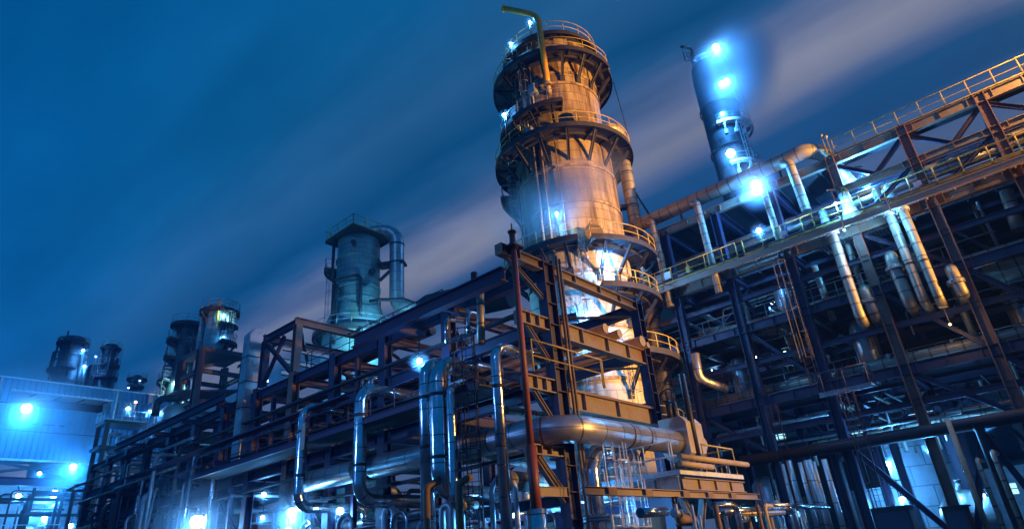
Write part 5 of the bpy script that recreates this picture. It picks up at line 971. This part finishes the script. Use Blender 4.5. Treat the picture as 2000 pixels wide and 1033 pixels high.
# table frame with the green column, canopies and the yellowish leg
tz = 26.9; c = A4
TB = thing('table_frame', 'tall dark frame carrying the green stained column, with a yellowish leg and sloped canopies', 'steel frame', (c.x, c.y, 0))
u1, u2 = Vector((1, 0, 0)), Vector((0, 1, 0))
cs = [c + u1 * a + u2 * b_ for a, b_ in ((-2.6, -2.6), (2.6, -2.6), (2.6, 2.6), (-2.6, 2.6))]
b = MB(); b.hexa([q + UP * (tz - .5) for q in cs] + [q + UP * tz for q in cs]); b.build('table_deck', M['steel_d'], TB)
for i, q in enumerate(cs): MB().ib(q, q + UP * (tz - .52), .7, .7, .06).build('leg', M['lag' if i == 1 else 'steel_d'], TB)
for z in (24, 20.5, 17, 13):
    for i in range(4): a_, b__ = cs[i], cs[(i + 1) % 4]; dd = (b__ - a_).normalized() * .37; MB().ib(a_ + dd + UP * z, b__ - dd + UP * z, .35, .5, .05).build('beam', M['steel_d'], TB)
MB().ib(cs[0] + UP * 24.3, cs[1] + UP * 26.2, .3, .3, .03).build('diagonal_brace', M['steel_d'], TB)
for z, k in ((22.2, 4.6), (18.9, 5.6)):
    b = MB(); b.hexa([c + Vector((-k, -2.7, z - .9)), c + Vector((k * .5, -2.7, z)), c + Vector((k * .5, 2.7, z)), c + Vector((-k, 2.7, z - .9)), c + Vector((-k, -2.7, z - .75)), c + Vector((k * .5, -2.7, z + .2)), c + Vector((k * .5, 2.7, z + .2)), c + Vector((-k, 2.7, z - .75))]); b.build('canopy', M['steel_d'], TB)
# square exhaust duct
a = PX(484, 648, 17.2); e = PX(462, 890, 17.2)
t = thing('exhaust_duct', 'tall square silver duct with seams standing at the rack edge, left of the upper frame', 'duct', (a.x, a.y, 7.5))
b = MB(); b.box(a.x, a.x + .9, a.y - .42, a.y + .42, 8.0, 15.9)
b.build('duct_body', M['duct'], t)
b = MB(); b.hexa([(a.x, a.y - .42, 15.905), (a.x + .9, a.y - .42, 15.905), (a.x + .9, a.y + .42, 15.905), (a.x, a.y + .42, 15.905), (a.x + .35, a.y - .42, 16.35), (a.x + .9, a.y - .42, 16.3), (a.x + .9, a.y + .42, 16.3), (a.x + .35, a.y + .42, 16.35)]); b.build('duct_head', M['duct'], t)
for z in (9.6, 11.2, 12.8, 14.4): b = MB(); b.box(a.x - .03, a.x - .003, a.y - .45, a.y + .45, z, z + .05); b.box(a.x - .03, a.x + .9, a.y - .452, a.y - .423, z, z + .05); b.build('flange_strip', M['steel_d'], t)
b = MB(); b.hexa([(a.x + .95, a.y + 1.6, 14.6), (a.x + 2.4, a.y + .5, 15.8), (a.x + 2.4, a.y + 3.6, 15.8), (a.x + .95, a.y + 3.0, 14.6), (a.x + .95, a.y + 1.6, 14.8), (a.x + 2.4, a.y + .5, 16.1), (a.x + 2.4, a.y + 3.6, 16.1), (a.x + .95, a.y + 3.0, 14.8)]); tag(b.build('hopper_hood', M['steel_d']), 'dark sloped hood behind the square silver duct', 'hood')
# dark far part of the rack: gear along its side
for i in range(20):
    y = 39 + i * .85 + rnd.uniform(-.2, .2); z1 = rnd.uniform(3.5, 9.5); r = rnd.choice([.07, .1, .15])
    pipe('side_pipe', 'thin silver edged upright pipe on the far dark part of the rack among its like', [(17.2 - rnd.uniform(0, .9), y, .1), (17.2, y, z1), (19.5, y, z1)], r, M[rnd.choice(['silver', 'silver', 'galv', 'steel_d'])], bend=r * 3, group='thin uprights on the far part of the rack', n=8)
for i, (y, z) in enumerate(((42, 5.2), (46, 8.6), (50.5, 5.4), (38.5, 8.5))):
    vessel(['dim drum low in the far part of the rack, nearest', 'dim drum high in the far part of the rack', 'dim drum low in the far part of the rack, farthest', 'dim drum behind the square silver duct on the rack'][i], (19.6, y, z), .62, 2.0, 'silver_dull', (1, 0, 0))
for y in (38.0, 43.0, 47.5, 52.0):
    for z in (8.2, 11.6): MB().ib((16.4, y, z), (XL - .25, y, z), .2, .3, .03).build('outrigger', M['steel'], K)
MB().ib((16.4, 37.2, 11.9), (16.4, 55, 11.9), .3, .45, .04).build('longitudinal_beam', M['steel'], K)
lamp('small lamp hanging at the far end of the rack, right of the dazzling open bay', PX(212, 908, 20), .16, 200)
for z, ya, yb in ((9.86, 38, 64), (7.45, 42, 64), (3.56, 46, 64)): MB().box(XL + .3, XR - .3, ya, yb, z, z + .05).build('deck_plate', M['deck'], K)
for i in range(26):
    y = rnd.uniform(44, 66); x = 17.3 - rnd.uniform(0, 1.6); z1 = rnd.uniform(3, 11); r = rnd.choice([.06, .09, .14, .22])
    pipe('side_pipe', 'thin dark upright pipe on the farthest end of the rack among its like', [(x, y, .1), (x, y, z1), (19.5, y, z1)], r, M[rnd.choice(['steel_d', 'steel_d', 'silver_dull', 'galv'])], bend=r * 3, group='thin uprights on the farthest end of the rack', n=8)
for i in range(14):
    z = rnd.choice([2.2, 4.4, 5.6, 6.6, 8.3, 8.9, 10.4, 11.2]); y0 = rnd.uniform(36, 58); x = rnd.uniform(16.6, 17.35); r = rnd.choice([.07, .1, .18])
    pipe('side_line', 'level pipe running along the far side of the rack among its like', [(x, y0, z), (x, y0 + rnd.uniform(5, 12), z), (19, y0 + 12, z)], r, M[rnd.choice(['steel_d', 'silver_dull', 'lag'])], bend=r * 3, group='level pipes on the far side of the rack', n=8)
for i, (y, z, w, h) in enumerate(((49, 3.7, 2.2, 2.4), (55, 7.6, 2.6, 1.9), (60, 3.7, 3.0, 2.8), (46, 10.0, 1.8, 1.6))):
    t = thing('equipment_box', ['dark equipment box low on the far part of the rack, nearer one', 'dark equipment box on the second level of the far rack', 'dark equipment box low on the farthest end of the rack', 'dark equipment box high on the far part of the rack'][i], 'equipment box', (18.6, y, z)); MB().box(18.1, 20.2, y, y + w, z, z + h).build('box_body', M['steel_d'], t); b = MB(); b.box(18.08, 18.097, y + .2, y + w - .2, z + .3, z + h - .3); b.build('box_door', M['steel'], t)
# clutter low under the rack
for i in range(26):
    y = 15.5 + i * .85; x = rnd.uniform(18.4, 23.5); z1 = rnd.uniform(2.2, 6.8); r = rnd.choice([.08, .12, .2, .28])
    pipe('unit_pipe', 'upright pipe under the near part of the rack among its like', [(x, y, .1), (x, y, z1), (x + rnd.choice([-1.5, 2]), y, z1)], r, M[rnd.choice(['silver', 'silver_dull', 'galv', 'steel_d', 'white'])], bend=r * 2.5, group='uprights under the near part of the rack', n=10)
for i in range(8):
    y = 16 + i * 2.4; valve('hand wheel valve low under the near part of the rack among its like', (rnd.uniform(18.2, 21), y, rnd.uniform(2.6, 3.6)), (0, 1, 0), .22, 'valves under the near part of the rack', rnd.choice(['galv', 'white']))
for i, (x, y, z) in enumerate(((21.5, 21, 2.2), (21, 26, 2.4))): vessel(['pale drum under the rack behind the silver risers', 'pale drum under the rack behind the swan neck bend'][i], (x, y, z), .9, 2.4, 'white', (1, 0, 0))
# ------------------------------------------------------------------ steam and air
steam('steam_wisp', 'wisp of blue lit steam drifting across the left of the tall column', PD(1090, 385, 37.5), (RT * 1.0 + UP * .55), 6.5, 2.6, .30, nsc=.3)
steam('steam_wisp', 'broad glowing steam cloud round the top of the slim far column', A3 + RT * 2.6 - FH * 2.5 + UP * 59.5, (RT * .25 + UP), 10.0, 6.5, .34, nsc=.16)
steam('steam_wisp', 'pale steam low before the sheeted hall by the rack', PY(330, 835, 70), (RT * 1.0 + UP * .35), 6.0, 2.0, .12)
def mist(lab, px, py, d, r, dens, how=PD): steam('halo_mist', lab, how(px, py, d), UP, r, r * .9, dens, (.6, .82, 1), nsc=.25)  # mist put round big lamps so that they get halos
mist('halo mist added round the largest lamp on the left half of the gantry', 1475, 362, 38.9, 2.0, .22, PX)
mist('halo mist added round the huge street lamp at the left edge', 52, 800, 77.8, 7.0, .09, PY)
mist('halo mist added round the lamp over the crossed braces of the hall', 143, 913, 81.8, 4.5, .11, PY)
mist('mist glowing in the open bay under the sheeted hall', 85, 980, 87, 7.0, .035, PY)
mist('mist glowing at the foot of the far part of the rack', 385, 1020, 16.4, 4.0, .10, PX)
mist('halo mist added round the large lamp left of the leftmost silver bend', 570, 1002, 16.5, 1.9, .16, PX)
mist('blue mist between the white tanks behind the gantry opening', 1745, 945, 56, 4.0, .08, PX)
hz_ = MB(); hz_.box(-60, 140, -60, 200, -1.2, 72)
m = bpy.data.materials.new('haze'); m.use_nodes = True; t = m.node_tree; t.nodes.clear()
v = nn(t, 'ShaderNodeVolumePrincipled', Density=.0006); v.inputs['Color'].default_value = (.18, .48, 1, 1); v.inputs['Anisotropy'].default_value = .3
o = nn(t, 'ShaderNodeOutputMaterial'); t.links.new(v.outputs[0], o.inputs['Volume'])
tag(hz_.build('haze', m), 'thin night haze lit by the lamps over the whole plant', 'haze', kind='stuff')
